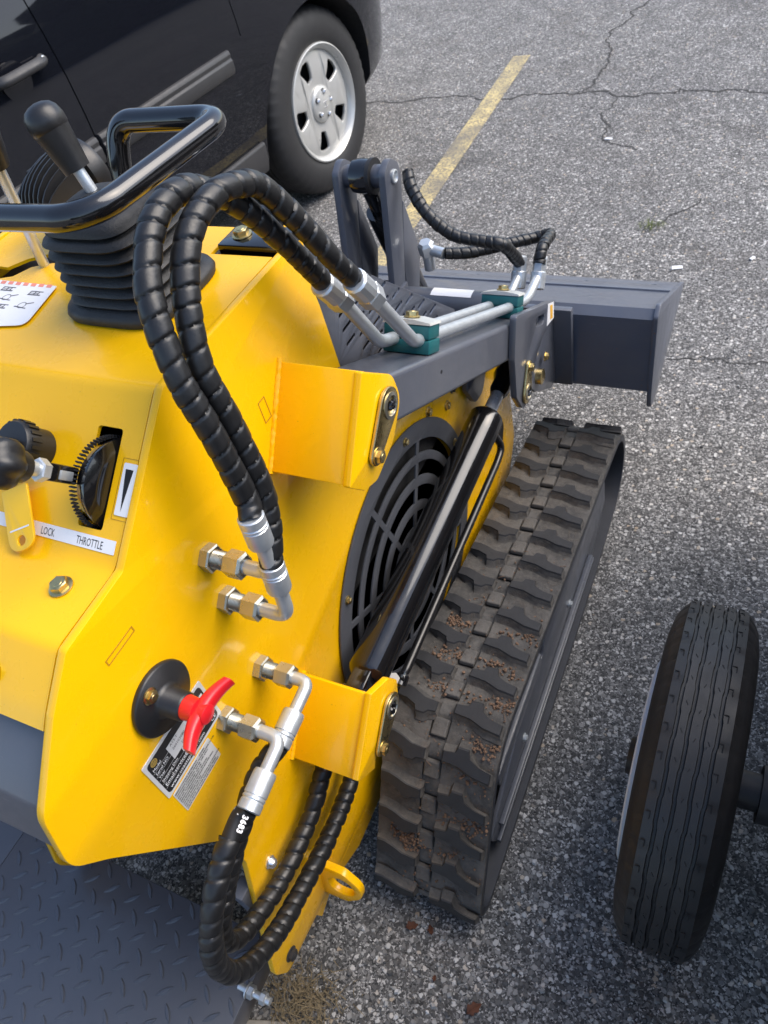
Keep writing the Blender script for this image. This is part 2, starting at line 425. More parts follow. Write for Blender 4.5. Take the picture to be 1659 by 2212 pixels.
CRACKS = [[(-2.262, 4.035), (-1.971, 4.043), (-1.546, 4.027), (-1.291, 4.075), (-1.131, 4.059), (-0.867, 3.989), (-0.603, 4.007), (-0.59, 4.057), (-0.415, 4.002), (-0.201, 3.967), (-0.056, 3.927), (.4, 3.86)],
          [(-1.026, 5.551), (-0.989, 5.366), (-0.997, 5.262), (-1.061, 5.195), (-1.044, 5.05), (-1.108, 4.87), (-1.098, 4.738), (-1.032, 4.601), (-1.019, 4.461), (-1.026, 4.297), (-1.02, 4.17), (-1.075, 4.06)],
          [(-0.863, 3.974), (-0.884, 3.834), (-0.822, 3.669), (-0.814, 3.516), (-0.752, 3.484), (-0.654, 3.426)],
          [(-0.459, 2.803), (-0.424, 2.86), (-0.364, 2.929), (-0.332, 3.007)], [(-0.27, 2.017), (-0.167, 2.045), (-0.062, 2.028), (0.037, 2.034), (.3, 2.03)]]
def fractal(pts, amp, seed):
    rnd = random.Random(seed); P = [Vector((p[0], p[1], 0)) for p in pts]
    for k in range(4):
        Q = []
        for i in range(len(P) - 1):
            d = P[i + 1] - P[i]; n = Vector((-d.y, d.x, 0)); Q += [P[i], (P[i] + P[i + 1]) / 2 + n * rnd.uniform(-amp, amp)]
        P = Q + [P[-1]]
    return P
for i, c in enumerate(CRACKS): ribbon('crack', fractal(c, .17, 40 + i), (.011, .011, .008, .006, .005)[i], .0018, CRACK, .0015, 5 + i)

def scatter_gravel():
    """loose chippings lying on the worn surface"""
    rnd = random.Random(3); mb = MB()
    for k in range(2600):
        y = rnd.uniform(-.25, 2.6); x = rnd.uniform(-1.0, .35 + .25 * y)
        if k % 3 == 0: y = rnd.uniform(-.2, .6); x = rnd.uniform(-.6, .3)
        r = rnd.uniform(.0022, .0055) * (1.25 if y < .7 else 1)
        a = rnd.uniform(0, 2 * pi); n = rnd.choice((4, 5, 5, 6)); e = rnd.uniform(.6, 1)
        poly = [(r * rnd.uniform(.75, 1.15) * cos(2 * pi * i / n), r * e * rnd.uniform(.75, 1.15) * sin(2 * pi * i / n)) for i in range(n)]
        M = Matrix.Translation((x, y, 0)) @ Matrix.Rotation(a, 4, 'Z') @ Matrix.Rotation(rnd.uniform(-.3, .3), 4, 'X')
        mb.prism(poly, -.001, r * rnd.uniform(.45, .9), M, .35)
    t = NT('gravel'); isl = t.n('ShaderNodeNewGeometry').outputs['Random Per Island']
    t.set(base=t.ramp(isl, [(0, (.06, .06, .06)), (.45, (.17, .168, .166)), (.8, (.36, .355, .345)), (1, (.62, .61, .60))]), rough=.85)
    return tag(mb.build('loose_gravel', t.m, None, 0), 'small loose grey stone chippings strewn over the asphalt', 'gravel', kind='stuff')
scatter_gravel()

def dead_leaf(x, y, s, rot, label):
    mb = MB(); vs = []; fs = []; n = 9
    for i in range(n + 1):
        t = i / n; w = .30 * s * (sin(pi * min(1, t * 1.02)) ** .8) * (1 + .35 * sin(t * 17 + x * 90)) * (1 - .3 * t) + .0005
        h = .004 + .10 * s * sin(t * 5)
        vs += [(t * s - s / 2, -w, max(.002, h + .25 * w)), (t * s - s / 2, 0, max(.001, h - .002)), (t * s - s / 2, w, max(.003, h + .5 * w))]
    for i in range(n):
        for j in (0, 1): a = i * 3 + j; fs.append((a, a + 1, a + 4, a + 3))
    mb.add(vs, fs); me = mb.mesh('dead_leaf')
    ob = link('dead_leaf', me, LEAF, None); ob.location = (x, y, .004); ob.rotation_euler = (0, 0, rot)
    md = ob.modifiers.new('s', 'SOLIDIFY'); md.thickness = .0006
    return tag(ob, label, 'leaf', 'fallen leaves on the asphalt')
dead_leaf(-.395, .268, .024, .6, 'curled reddish dead leaf just behind the muddy track, left one')
dead_leaf(-.360, .275, .017, 2.2, 'smaller reddish dead leaf just behind the muddy track, right one')
dead_leaf(-.245, .188, .030, .9, 'long brown dead leaf at the bottom edge of the picture')
dead_leaf(-.325, .205, .010, 1.7, 'tiny orange leaf scrap on gravel behind the muddy track')
def tuft(name, x, y, n, h, spread, mat, label, seed):
    rnd = random.Random(seed); mb = MB()
    for k in range(n):
        a = rnd.uniform(0, 2 * pi); b = rnd.gauss(0, spread); c = rnd.gauss(0, spread * .7); L = h * rnd.uniform(.4, 1.2)
        lean = rnd.uniform(.5, 1.6); d = Vector((cos(a), sin(a), 0)); w = Vector((-sin(a), cos(a), 0)) * .0009
        p0 = Vector((x + b, y + c, .001)); p1 = p0 + d * L * .5 * lean * .6 + Vector((0, 0, L * .5)); p2 = p0 + d * L * lean * .8 + Vector((0, 0, L * .35))
        mb.add([p0 - w, p0 + w, p1 + w, p1 - w, p2], [(0, 1, 2, 3), (3, 2, 4)])
    return tag(mb.build(name, mat, None, 0), label, 'grass', kind='stuff')
tuft('dry_grass_tuft', -.53, .085, 420, .035, .035, STRAW, 'matted dry straw grass beside the tread plate platform', 4)
tuft('weed_tuft', -.47, 2.79, 50, .05, .02, simple('weed', (.16, .19, .06), .8, var=.3), 'small green weed growing from a crack beyond the bucket', 5)
def concrete_patch():
    poly = [(-.62, .02), (-.55, .045), (-.47, .05), (-.43, .03), (-.41, -.06), (-.62, -.12)]
    mb = MB(); mb.prism(poly, -.01, .006, I4, .03)
    return tag(mb.build('concrete_edge', CONC, None, 30, .003), kind='structure')
concrete_patch()
for (x, y, s, r) in ((-.33, 2.52, .022, .5), (-.10, 2.60, .014, 1.2), (-.80, 3.53, .018, .2)):
    mb = MB(); mb.prism([(-s, -s * .4), (s * .8, -s * .5), (s, s * .3), (-s * .7, s * .5)], 0, .003, I4, .05)
    o = mb.build('paper_scrap', WHITE, None, 0, .001); o.location = (x, y, .003); o.rotation_euler = (.05, .1, r)
    tag(o, {.022: 'white paper scrap on the asphalt beyond the bucket', .014: 'smaller white scrap right of the weed tuft'}[s] if y < 3 else 'pale scrap lying by the branching crack', 'litter', 'litter scraps on the asphalt')

def tree_mass():
    """leafy belt round the car park, outside the picture: it fills the lower sky and shows in the paint"""
    rnd = random.Random(8); mb = MB(); ico = bmesh.new(); bmesh.ops.create_icosphere(ico, subdivisions=2, radius=1)
    base = [v.co.copy() for v in ico.verts]; faces = [tuple(v.index for v in f.verts) for f in ico.faces]; ico.free()
    for k in range(300):
        a = radians(rnd.uniform(5, 135)); d = rnd.uniform(26, 36); h = 4.6 + 1.8 * sin(a * 5 + .7) + rnd.uniform(-1, 1.2)
        c = Vector((d * sin(a + .6), d * cos(a + .6), rnd.uniform(.3, h))); r = rnd.uniform(1.0, 2.4)
        mb.add([c + v * r * rnd.uniform(.75, 1.2) for v in base], faces)
    t = NT('far_foliage'); t.set(base=t.ramp(t.noise(1.3, 6, .7), [(.3, (.018, .028, .010)), (.7, (.055, .075, .028))]), rough=.9); t.bump(t.noise(5, 6), 1.0, .4)
    return tag(mb.build('tree_belt', t.m, None, 0), 'belt of green trees round the far side of the car park', 'trees', kind='stuff')
tree_mass()

# ------------------------------------------------------------------ compact tracked loader
CX = -.735                                    # centre line of the machine
SP = -.500                                    # outer face of the right side plate
loader = thing('compact_loader', (CX, .75, 0), 'yellow and slate grey stand-on tracked loader with black hoses', 'loader')
def mir(x): return 2 * CX - x

# shared fasteners -------------------------------------------------
def hex_bolt_mesh(af=.016, h=.008, flange=.012, washer=.002):
    mb = MB()
    mb.lathe([(flange, 0), (flange, washer * .6), (flange * .82, washer)], n=24)
    R = af / sqrt(3)
    mb.lathe([(R, washer * .8), (R, h * .9), (R * .86, h)], poly=6)
    mb.lathe([(R * .55, h - .0002), (R * .5, h + .0004)], n=16)
    return mb.mesh('bolt')
BOLT = hex_bolt_mesh(); SMALLB = hex_bolt_mesh(.009, .006, .0075, .0015); NUTB = hex_bolt_mesh(.012, .007, .010, .0018)
for b_, m_ in ((BOLT, YZINC), (SMALLB, YZINC), (NUTB, ZINC)):
    b_.materials.append(m_)
    for p_ in b_.polygons: p_.use_smooth = True
    b_.set_sharp_from_angle(angle=radians(35))
DARKB = BOLT.copy(); DARKB.materials.clear(); DARKB.materials.append(STEELD)
def bolt(p, d, parent, me=BOLT, spin=0.0, s=1.0):
    return place('bolt', me, None, parent, frame(p, d) @ Matrix.Rotation(spin, 4, 'Z') @ Matrix.Scale(s, 4))

# side plates ------------------------------------------------------
prof = [(.668, 1.150), (.407, 1.152), (.266, 1.046), (.178, 1.041), (.132, 1.004), (.064, .935), (.046, .862), (.072, .815), (.168, .612),
        (.166, .530), (.083, .262), (.098, .216), (.190, .206), (.196, .178), (.245, .196), (.330, .150), (1.18, .150), (1.285, .30),
        (1.283, .43), (1.262, .640), (.90, .815), (.690, .925), (.682, 1.06)]
rad = [.01, .012, .008, .01, .015, .04, .045, .04, .01, .02, .03, .016, .003, .003, .005, .01, .05, .03, .03, .02, .02, .02, .02]
GC = (.728, .485)
side = plate_x('side_plate', [arc_round(prof, rad), circle(*GC, .236, 64)], SP - .010, SP, YEL, loader, .0012)
plate_x('side_plate', [arc_round(prof, rad)], mir(SP), mir(SP) + .010, YEL, loader, .0012)
# uncut access slot near the plate front: its dark inside painted as a black sheet
plate_x('access_slot_dark', [slot(1.195, .36, .09, .030, 1.15)], SP - .0005, SP + .0012, BLKM, loader, 0)

# fan grille -------------------------------------------------------
def grille():
    loops = [circle(*GC, .268, 72)]
    bands = [(.078, .104), (.122, .150), (.168, .194), (.210, .233)]
    for k, (r0, r1) in enumerate(bands):
        for s in range(8):
            a0 = radians(18 + 45 * s); g0 = .0055 / r0; g1 = .0055 / r1
            a1 = a0 + radians(45)
            L = circle(*GC, r1, 12, a0 + g1, a1 - g1) + circle(*GC, r0, 12, a0 + g0, a1 - g0)[::-1]
            loops.append(L)
    return plate_x('fan_grille', loops, SP + .0015, SP + .0045, GRD, loader, .0004)
gr = grille()
for a in (20, 75, 141, 200, 260, 320):
    bolt((SP + .0045, GC[0] + .252 * cos(radians(a)), GC[1] + .252 * sin(radians(a))), (1, 0, 0), gr, SMALLB, a)
mb = MB(); mb.lathe([(.24, 0), (.24, .12)], frame((SP - .135, *GC), (1, 0, 0)), n=48); cowl = mb.build('fan_cowl', BLKM, loader)
for (p, q, r) in (((-.53, .56, .62), (-.55, .86, .40), .017), ((-.535, .60, .70), (-.56, .95, .50), .016), ((-.54, .52, .50), (-.55, .74, .28), .017), ((-.54, .78, .69), (-.56, .62, .36), .015)):
    mid = (Vector(p) + Vector(q)) / 2 + Vector((0, 0, .03)); mb = MB(); mb.sweep(spline([p, mid, q], .01), r, 14); mb.build('inner_hose', HOSEI, loader)

# hood cover -------------------------------------------------------
def hood():
    P = [(.700, 1.1475), (.408, 1.1475), (.2675, 1.0415), (.180, 1.0385), (.134, 1.001), (.122, .989)]
    Q = [tuple(v) for v in round_line([Vector((a, b, 0)) for a, b in P], .008, 5)]
    th = .004; x0, x1 = mir(SP) + .012, SP - .0142; mb = MB(); n = len(Q); vs = []
    for x in (x0, x1):
        for i, p in enumerate(Q):
            a = Vector(Q[max(i - 1, 0)]); b = Vector(Q[min(i + 1, n - 1)]); t = (b - a).normalized(); nr = Vector((-t.y, t.x))  # inside direction
            vs.append((x, p[0], p[1])); vs.append((x, p[0] + nr.x * th, p[1] + nr.y * th))
    fs = []
    for i in range(n - 1):
        a, b = 2 * i, 2 * i + 2; A, B = a + 2 * n, b + 2 * n
        fs += [(a, b, B, A), (a + 1, A + 1, B + 1, b + 1), (a, a + 1, b + 1, b), (A, B, B + 1, A + 1)]
    fs += [(0, 2 * n, 2 * n + 1, 1), (2 * n - 2, 2 * n - 1, 4 * n - 1, 4 * n - 2)]
    mb.add(vs, fs); return mb.build('hood_cover', YEL, loader)
hd = hood()
# panel frame: e1 = +X, e2 = up the slope, e3 = outward normal
PS = Vector((0, .407 - .268, 1.148 - 1.0425)).normalized()
def PM(x, t, h=0.0):
    """matrix on the sloping control panel: x across, t metres up the slope from its foot"""
    o = Vector((0, .2675, 1.0415)) + PS * t; nr = Vector((1, 0, 0)).cross(PS)
    o = o + nr * h; o.x = x
    return Matrix(((1, 0, 0, o.x), (0, PS.y, nr.y, o.y), (0, PS.z, nr.z, o.z), (0, 0, 0, 1)))
PN = Vector((1, 0, 0)).cross(PS)
def box_mesh(poly, thick, M):
    return sheet([poly], thick, M)
cut1 = box_mesh(arc_round([(-.016, -.05), (.016, -.05), (.016, .05), (-.016, .05)], .004, 4), .05, PM(-.556, .0825))
notch = sheet([[(-.60, .640), (-.510, .640), (-.4, .640), (-.4, .72), (-.60, .72)]], .05, Matrix.Translation((0, 0, 1.147)))
sl_pts = [(-1.0, .575), (-.93, .560), (-.885, .556), (-.858, .566), (-.846, .588), (-.820, .600), (-.795, .602), (-.776, .620), (-.790, .640), (-.812, .634), (-.838, .622), (-.868, .606), (-.885, .584), (-.93, .588), (-1.0, .60)]
cut3 = sheet([sl_pts], .05, Matrix.Translation((.0, 0, 1.147)))
for c in (cut1, notch, cut3): c.materials.append(YEL)
carve(hd, [cut1, notch, cut3])
mb = MB(); mb.box((CX, .47, .98), (.44, .20, .06)); mb.box((CX, .58, 1.07), (.44, .18, .08)); mb.build('inner_housing', BLKM, loader)

# rear panel, foot plates, rear details ------------------------------
mb = MB(); P = [(.138, .992), (.072, .928), (.055, .865), (.082, .818), (.170, .625), (.30, .56), (.30, .99)]
mb.prism([(a, b) for a, b in P], mir(SP) + .012, SP - .011, Matrix(((0, 0, 1, 0), (1, 0, 0, 0), (0, 1, 0, 0), (0, 0, 0, 1))))
mb.build('rear_pad_panel', GRY, loader, 35, .004)
bolt((-.588, .1465, 1.0125), (0, -.64, .77), hd, BOLT, .3)
bolt((-.556, .235, 1.041), (0, -.03, 1), hd, BOLT, .8)
bolt((-.80, .235, 1.041), (0, -.03, 1), hd, BOLT, .8)
mb = MB(); mb.box((CX, .26, .50), (.46, .012, .10)); mb.box((CX, .285, .455), (.46, .05, .012)); mb.build('cross_member', YEL, loader, 35, .002)
mb = MB(); mb.box((CX, .75, .40), (.44, .9, .40)); mb.build('chassis_box', BLKM, loader)
for x in (-.74, -.70):
    mb = MB(); mb.prism(circle(0, 0, .028, 16), -.006, .006, frame((x - .12, .06, .82), (1, 0, 0))); mb.build('tow_tab', YEL, loader)

# engine cover -----------------------------------------------------
def engine_cover():
    top = [(.695, 1.128), (.73, 1.098), (1.080, .785), (1.080, .700), (.700, .880), (.692, .95)]
    loops = [arc_round(top, [.01, .02, .004, .004, .004, .004])]
    for k in range(8):
        y0 = .7285 + .0365 * k; zt = 1.076 - .92 * (y0 - .7285)
        for r in range(6):
            z = zt - .0226 * r
            if z < .98 - .53 * (y0 - .68) - .045 or z > zt + .001 or y0 + .03 > 1.06: continue
            loops.append(slot(y0 + .013, z, .027, .0062))
    o = plate_x('engine_cover', loops, -.5125, -.5095, GRY, loader, .0005)
    mb = MB(); x0, x1 = mir(-.5135), -.5135
    L = [(.70, 1.04), (.73, 1.02), (1.06, .70), (1.06, .66)]
    vs = [(x, a, b) for x in (x0, x1) for a, b in L]; mb.add(vs, [(i, i + 1, i + 5, i + 4) for i in range(3)])
    mb.build('engine_cover_top', GRY, loader)
    mb = MB(); mb.box((CX, .80, .74), (.40, .26, .16)); mb.build('engine_block', BLKM, loader)
engine_cover()
# hinge block, hood catch
mb = MB(); mb.box((-.552, .672, 1.146), (.085, .045, .016)); hinge = mb.build('hinge_block', BLKG, loader, 35, .002)
bolt((-.572, .672, 1.1545), (0, 0, 1), hinge, BOLT, .2)
plate_x('hood_tab', [arc_round([(.690, 1.09), (.722, 1.09), (.722, 1.150), (.690, 1.150)], [.002, .002, .014, .014])], -.535, -.527, YEL, loader)
mb = MB(); mb.sweep([(-.60, .725, 1.150), (-.545, .725, 1.150)], .012, 18); catch = mb.build('gas_strut', BLKP, loader)
mb = MB(); mb.sweep([(-.545, .725, 1.150), (-.52, .727, 1.140)], .006, 12); mb.build('strut_rod', ZINC, catch)

# arm brackets -----------------------------------------------------
def bracket(flange, rad_, inner, name):
    """weldment: rear plate from the side plate out to a shaped flange"""
    xf = -.390
    fl = plate_x(name, [arc_round(flange, rad_)], xf - .010, xf, YEL, loader, .0015)
    (y0, z0), (y1, z1) = inner
    t = Vector((y1 - y0, z1 - z0)).normalized(); n = Vector((-t.y, t.x)) * .009
    if n.x < 0: n = -n
    mb = MB(); q = [(y0, z0), (y1, z1), (y1 + n.x, z1 + n.y), (y0 + n.x, z0 + n.y)]
    mb.prism(q, SP, xf - .0015, Matrix(((0, 0, 1, 0), (1, 0, 0, 0), (0, 1, 0, 0), (0, 0, 0, 1)))); mb.build('rear_plate', YEL, fl, 35, .0015)
    # weld bead where the plate meets the side plate
    rnd = random.Random(5); mb = MB(); k = 40; pts = [Vector((SP + .001, y0 + (y1 - y0) * i / k + n.x * .2, z0 + (z1 - z0) * i / k)) for i in range(-1, k + 2)]
    mb.sweep(pts, lambda i, a, s: .0040 + .0004 * sin(i * 2.1) + rnd.uniform(-.0003, .0003), 10); mb.build('weld_bead', YEL, fl)
    return fl
UB = [(.572, 1.056), (.632, 1.006), (.640, .965), (.600, .928), (.545, .914), (.515, .926), (.489, .957)]
ub = bracket(UB, [.003, .030, .030, .03, .02, .006, .003], ((.5735, 1.0555), (.491, .9575)), 'upper_bracket')
mb = MB(); mb.prism([(.52, .925), (.62, .952), (.60, .935), (.545, .918)], SP, -.4, Matrix(((0, 0, 1, 0), (1, 0, 0, 0), (0, 1, 0, 0), (0, 0, 0, 1)))); mb.build('lower_web', YEL, ub)
LB = [(.396, .652), (.440, .622), (.456, .592), (.446, .562), (.405, .531), (.372, .530), (.356, .541), (.346, .526), (.312, .558), (.308, .566)]
lb = bracket(LB, [.002, .014, .014, .02, .02, .01, .002, .002, .004, .002], ((.396, .648), (.310, .560)), 'lower_bracket')
def pin(parent, c, ang, L=.062, x=-.3885):
    """keeper plate with a greased pin end and a bolt"""
    d = Vector((cos(ang), sin(ang)))
    e = Vector(c) + d * L
    r0, r1 = .0225, .0125
    pts = circle(c[0], c[1], r0, 18, ang + radians(80), ang + radians(280)) + circle(e.x, e.y, r1, 12, ang - radians(80), ang + radians(80))
    k = plate_x('keeper_plate', [pts], x, x + .005, YZINC, parent, .0012)
    mb = MB(); mb.lathe([(.0165, .004), (.0165, .0065), (.0125, .0075), (.0115, .0045), (0, .0045)], frame((x, *c), (1, 0, 0)), n=28); mb.build('pin_end', NICK, k)
    rnd = random.Random(int(c[0] * 1000)); mb = MB()
    for i in range(5):
        mb.lathe([(.0005, .004), (.0045, .0055), (.0035, .009), (0, .0105)], frame((x, c[0] + rnd.uniform(-.006, .006), c[1] + rnd.uniform(-.006, .006)), (1, rnd.uniform(-.3, .3), rnd.uniform(-.3, .3))), n=8)
    mb.build('grease', BLKG, k)
    bolt((x + .005, e.x, e.y), (1, 0, 0), k, BOLT, .4, .92)
    return k
pin(ub, (.601, .985), radians(212)); pin(lb, (.418, .580), radians(212), .058)
# left side bracket seen only from elsewhere
plate_x('upper_bracket', [arc_round(UB, .01)], mir(-.390), mir(-.400), YEL, loader)
mb = MB(); mb.prism([(.574, 1.055), (.491, .957), (.500, .952), (.583, 1.05)], mir(SP), mir(-.391), Matrix(((0, 0, 1, 0), (1, 0, 0, 0), (0, 1, 0, 0), (0, 0, 0, 1)))); mb.build('rear_plate', YEL, loader)

# lift arms --------------------------------------------------------
AS = Vector((0, 1, -.520)).normalized()      # along the arm, forward and down
AN = Vector((0, .520, 1)).normalized()       # up, square to the arm
A0 = Vector((0, .674, .978))                 # a point on the arm's top face
def arm(x0, x1):
    M = Matrix(((1, 0, 0, (x0 + x1) / 2), (0, AS.y, AN.y, A0.y), (0, AS.z, AN.z, A0.z), (0, 0, 0, 1)))
    mb = MB(); mb.box((0, .265, -.033), (abs(x1 - x0), .70, .066), M); o = mb.build('lift_arm', GRY, loader, 35)
    md = o.modifiers.new('b', 'BEVEL'); md.width = .007; md.segments = 4; md.limit_method = 'ANGLE'
    return o
armR = arm(-.483, -.402); armL = arm(mir(-.483), mir(-.402))
def on_arm(x, t, h): return Vector((x, A0.y, A0.z)) + AS * t + AN * h
mb = MB(); mb.lathe([(.0028, 0), (.0028, .0006)], frame((-.4022, .780, .893), (1, 0, 0)), n=12); mb.build('drain_hole_dark', BLKM, armR)  # no hole cut: a black disc paints in its dark inside
# bolts and dark cap below the arm on the side plate
bolt((SP, .967, .659), (1, 0, 0), side, BOLT, .1, .8); bolt((SP, .895, .705), (1, 0, 0), side, BOLT, .5, .8); bolt((SP, 1.0, .672), (1, 0, 0), side, DARKB, .2, .8)
# front end plate of the right arm
FP = [(1.060, .795), (1.272, .686), (1.268, .648), (1.196, .655), (1.150, .640), (1.098, .585), (1.058, .590), (1.030, .640), (1.035, .720)]
def front_plate(x0, x1, s=1):
    return plate_x('arm_end_plate', [arc_round(FP, [.01, .004, .004, .03, .02, .025, .025, .02, .02]), slot(1.185, .700, .055, .018, -.47)], x0, x1, GRY, loader, .0012)
fpR = front_plate(-.401, -.389); front_plate(-.495, -.484)
front_plate(mir(-.401), mir(-.389)); front_plate(mir(-.495), mir(-.484))
pin(fpR, (1.078, .617), radians(70), .048, -.3885)
mb = MB(); mb.prism([(1.235, .703), (1.272, .684), (1.268, .650), (1.222, .662)], -.3888, -.3880, Matrix(((0, 0, 1, 0), (1, 0, 0, 0), (0, 1, 0, 0), (0, 0, 0, 1)))); wl = mb.build('warning_label', WHITE, fpR, 0)
mb = MB(); mb.prism([(1.247, .692), (1.262, .684), (1.259, .656), (1.244, .662)], -.3880, -.3875, Matrix(((0, 0, 1, 0), (1, 0, 0, 0), (0, 1, 0, 0), (0, 0, 0, 1)))); mb.build('orange_panel', ORANGE, wl, 0)
mb = MB(); mb.sweep([(mir(-.48), 1.215, .700), (-.48, 1.215, .700)], .030, 28); tube = mb.build('cross_tube', GRY, loader)
mb = MB(); vs = []
for i in range(7):
    a = radians(68 + 8 * i)
    for x in (-.615, -.53): vs.append((x, 1.215 + .0305 * cos(a), .700 + .0305 * sin(a)))
mb.add(vs, [(2 * i, 2 * i + 1, 2 * i + 3, 2 * i + 2) for i in range(6)]); mb.build('warning_label', WHITE, tube)

# tilt tower -------------------------------------------------------
def tower():
    pl = [(1.232, .955), (1.262, .972), (1.292, .950), (1.296, .925), (1.221, .700), (1.178, .716)]
    gus = [(1.289, .880), (1.326, .752), (1.290, .672), (1.232, .690), (1.252, .775)]
    T = []
    for x0, x1 in ((-.694, -.680), (-.792, -.778)):
        p = plate_x('tower_plate', [arc_round(pl, [.016, .02, .02, .016, .004, .004])], x0, x1, GRY, loader, .0015)
        plate_x('gusset', [arc_round(gus, .003)], x0 + .003, x1 - .003, GRY, p, .001); T.append(p)
        mb = MB(); mb.lathe([(.0125, 0), (.0125, .004), (.010, .005), (.009, .002), (0, .002)], frame((x1 if x0 > -.7 else x1, 1.264, .936), (1, 0, 0)), n=24); mb.build('pin_end', ZINC, p)
    mb = MB(); mb.sweep([(-.778, 1.264, .936), (-.694, 1.264, .936)], .021, 24); mb.build('spacer_bush', GRY, T[0])
    mb = MB(); mb.lathe([(.022, -.022), (.030, -.018), (.032, 0), (.030, .018), (.022, .022)], frame((-.742, 1.264, .936), (1, 0, 0)), n=28)
    d = Vector((0, .35, -.94)).normalized()
    mb.sweep([Vector((-.742, 1.264, .936)) + d * .02, Vector((-.742, 1.264, .936)) + d * .10], .017, 18)
    mb.sweep([Vector((-.742, 1.264, .936)) + d * .09, Vector((-.742, 1.264, .936)) + d * .40], .028, 24)
    mb.build('tilt_cylinder', BLKG, loader)
    mb = MB(); mb.lathe([(.0325, -.004), (.0325, .004)], frame((-.722, 1.264, .936), (1, 0, 0)), n=28); mb.build('seal_ring', BLKM, T[0])
    mb = MB(); mb.box((-.736, 1.205, .715), (.125, .05, .045)); mb.build('tower_foot', GRY, loader, 35, .003)
tower()

# quick attach and bucket ------------------------------------------
def quick_attach():
    for s, x in ((1, -.43), (-1, mir(-.43))):
        plate_x('attach_plate', [arc_round([(1.205, .520), (1.235, .482), (1.345, .405), (1.392, .400), (1.400, .60), (1.330, .64), (1.235, .585)], [.02, .03, .006, .004, .004, .02, .02])], x - .006, x + .006, GRY, loader)
    mb = MB(); mb.box((CX, 1.388, .49), (.70, .016, .20)); q = mb.build('attach_frame', GRY, loader, 35, .002)
    mb = MB(); mb.lathe([(.0165, 0), (.0165, .012), (.012, .014)], frame((-.424, 1.252, .512), (1, 0, 0)), n=24); mb.build('pin_end', YZINC, q)
    bolt((-.415, 1.285, .540), (1, 0, 0), q, BOLT, .3, .9)
quick_attach()
def bucket():
    R_, L_ = -.222, mir(-.222)
    prof_ = [(1.395, .384), (1.412, .560), (1.432, .574), (1.60, .500), (1.755, .425)]
    th = .008; n = len(prof_); mb = MB(); vs = []; fs = []
    for x in (L_, R_):
        for i, p in enumerate(prof_):
            a = Vector(prof_[max(0, i - 1)]); b = Vector(prof_[min(n - 1, i + 1)]); t = (b - a).normalized(); q = Vector((t.y, -t.x)) * th
            vs += [(x, p[0], p[1]), (x, p[0] + q.x, p[1] + q.y)]
    for i in range(n - 1):
        a, b = 2 * i, 2 * i + 2; A, B = a + 2 * n, b + 2 * n
        fs += [(a, b, B, A), (a + 1, A + 1, B + 1, b + 1), (a, a + 1, b + 1, b), (A, B, B + 1, A + 1)]
    fs += [(0, 2 * n, 2 * n + 1, 1), (2 * n - 2, 2 * n - 1, 4 * n - 1, 4 * n - 2)]
    mb.add(vs, fs); b = mb.build('bucket', BUCK, loader, 35)
    sp = [(1.392, .380), (1.409, .568), (1.436, .584), (1.775, .424), (1.70, .395), (1.55, .35), (1.44, .32), (1.40, .335)]
    for x in (R_, L_ - .010): plate_x('bucket_side', [arc_round(sp, [.003, .01, .01, .003, .01, .02, .02, .01])], x, x + .010, BUCK, b)
    e = Vector((0, 1.755 - 1.60, .425 - .50)).normalized(); nu = Vector((0, -e.z, e.y))
    Mx = Matrix(((1, 0, 0, CX), (0, e.y, nu.y, 1.70), (0, e.z, nu.z, .4515), (0, 0, 0, 1)))
    ed = link('cutting_edge', sheet([[(L_ - CX, -.075), (R_ - CX, -.075), (R_ - CX, .085), (L_ - CX, .085)]] + [circle(x - CX, 0.02, .0065, 14) for x in (-.275, -.44, -.73, -1.03, -1.2)], .010, Mx, .002), BUCK, b, 30)
    bent = MB(); bent.add([(-.49, 1.414, .556), (-.45, 1.446, .5705), (-.415, 1.414, .556), (-.45, 1.412, .5585)], [(0, 1, 3), (1, 2, 3)])
    return b
bucket()

# lift cylinder ----------------------------------------------------
C0 = Vector((-.444, .462, .574)); C1 = Vector((-.444, 1.010, .602)); CD = (C1 - C0).normalized()
mb = MB(); L = (C1 - C0).length
mb.lathe([(.022, -.012), (.028, -.006), (.0318, 0), (.0318, L - .05), (.0324, L - .049), (.0324, L - .004), (.0295, L), (.012, L)], frame(C0, CD), n=40)
barrel = mb.build('lift_cylinder', BLKG, loader)
mb = MB(); mb.lathe([(.0125, L), (.0125, L + .075)], frame(C0, CD), n=24); mb.build('piston_rod', RODC, barrel)
mb = MB(); e = C0 + CD * (L + .062); mb.lathe([(.014, 0), (.0185, .012), (.0185, .035), (.024, .05), (.024, .075), (.012, .082)], frame(e, CD), n=24); mb.build('rod_eye', BLKG, barrel)
mb = MB(); mb.box((0, 0, 0), (.05, .030, .036), frame(C0 - CD * .022, CD)); mb.box((0, 0, 0), (.042, .045, .024), frame(C0 - CD * .045, CD)); mb.build('base_clevis', BLKG, barrel, 35, .004)
pts = round_line([(-.424, .500, .500), (-.424, .520, .490), (-.424, .985, .512), (-.424, 1.020, .522), (-.434, 1.008, .566)], .022)
mb = MB(); mb.sweep(pts, .0072, 14); tb = mb.build('oil_tube', BLKT, barrel)
mb = MB(); mb.lathe([(.011, -.012), (.011, .004), (.008, .008)], frame((-.424, .508, .492), (0, .8, .2)), n=14); mb.lathe([(.010, -.01), (.010, .012)], frame((-.43, .49, .51), (.4, 0, .9)), poly=6); mb.build('banjo_fitting', BLKG, tb)

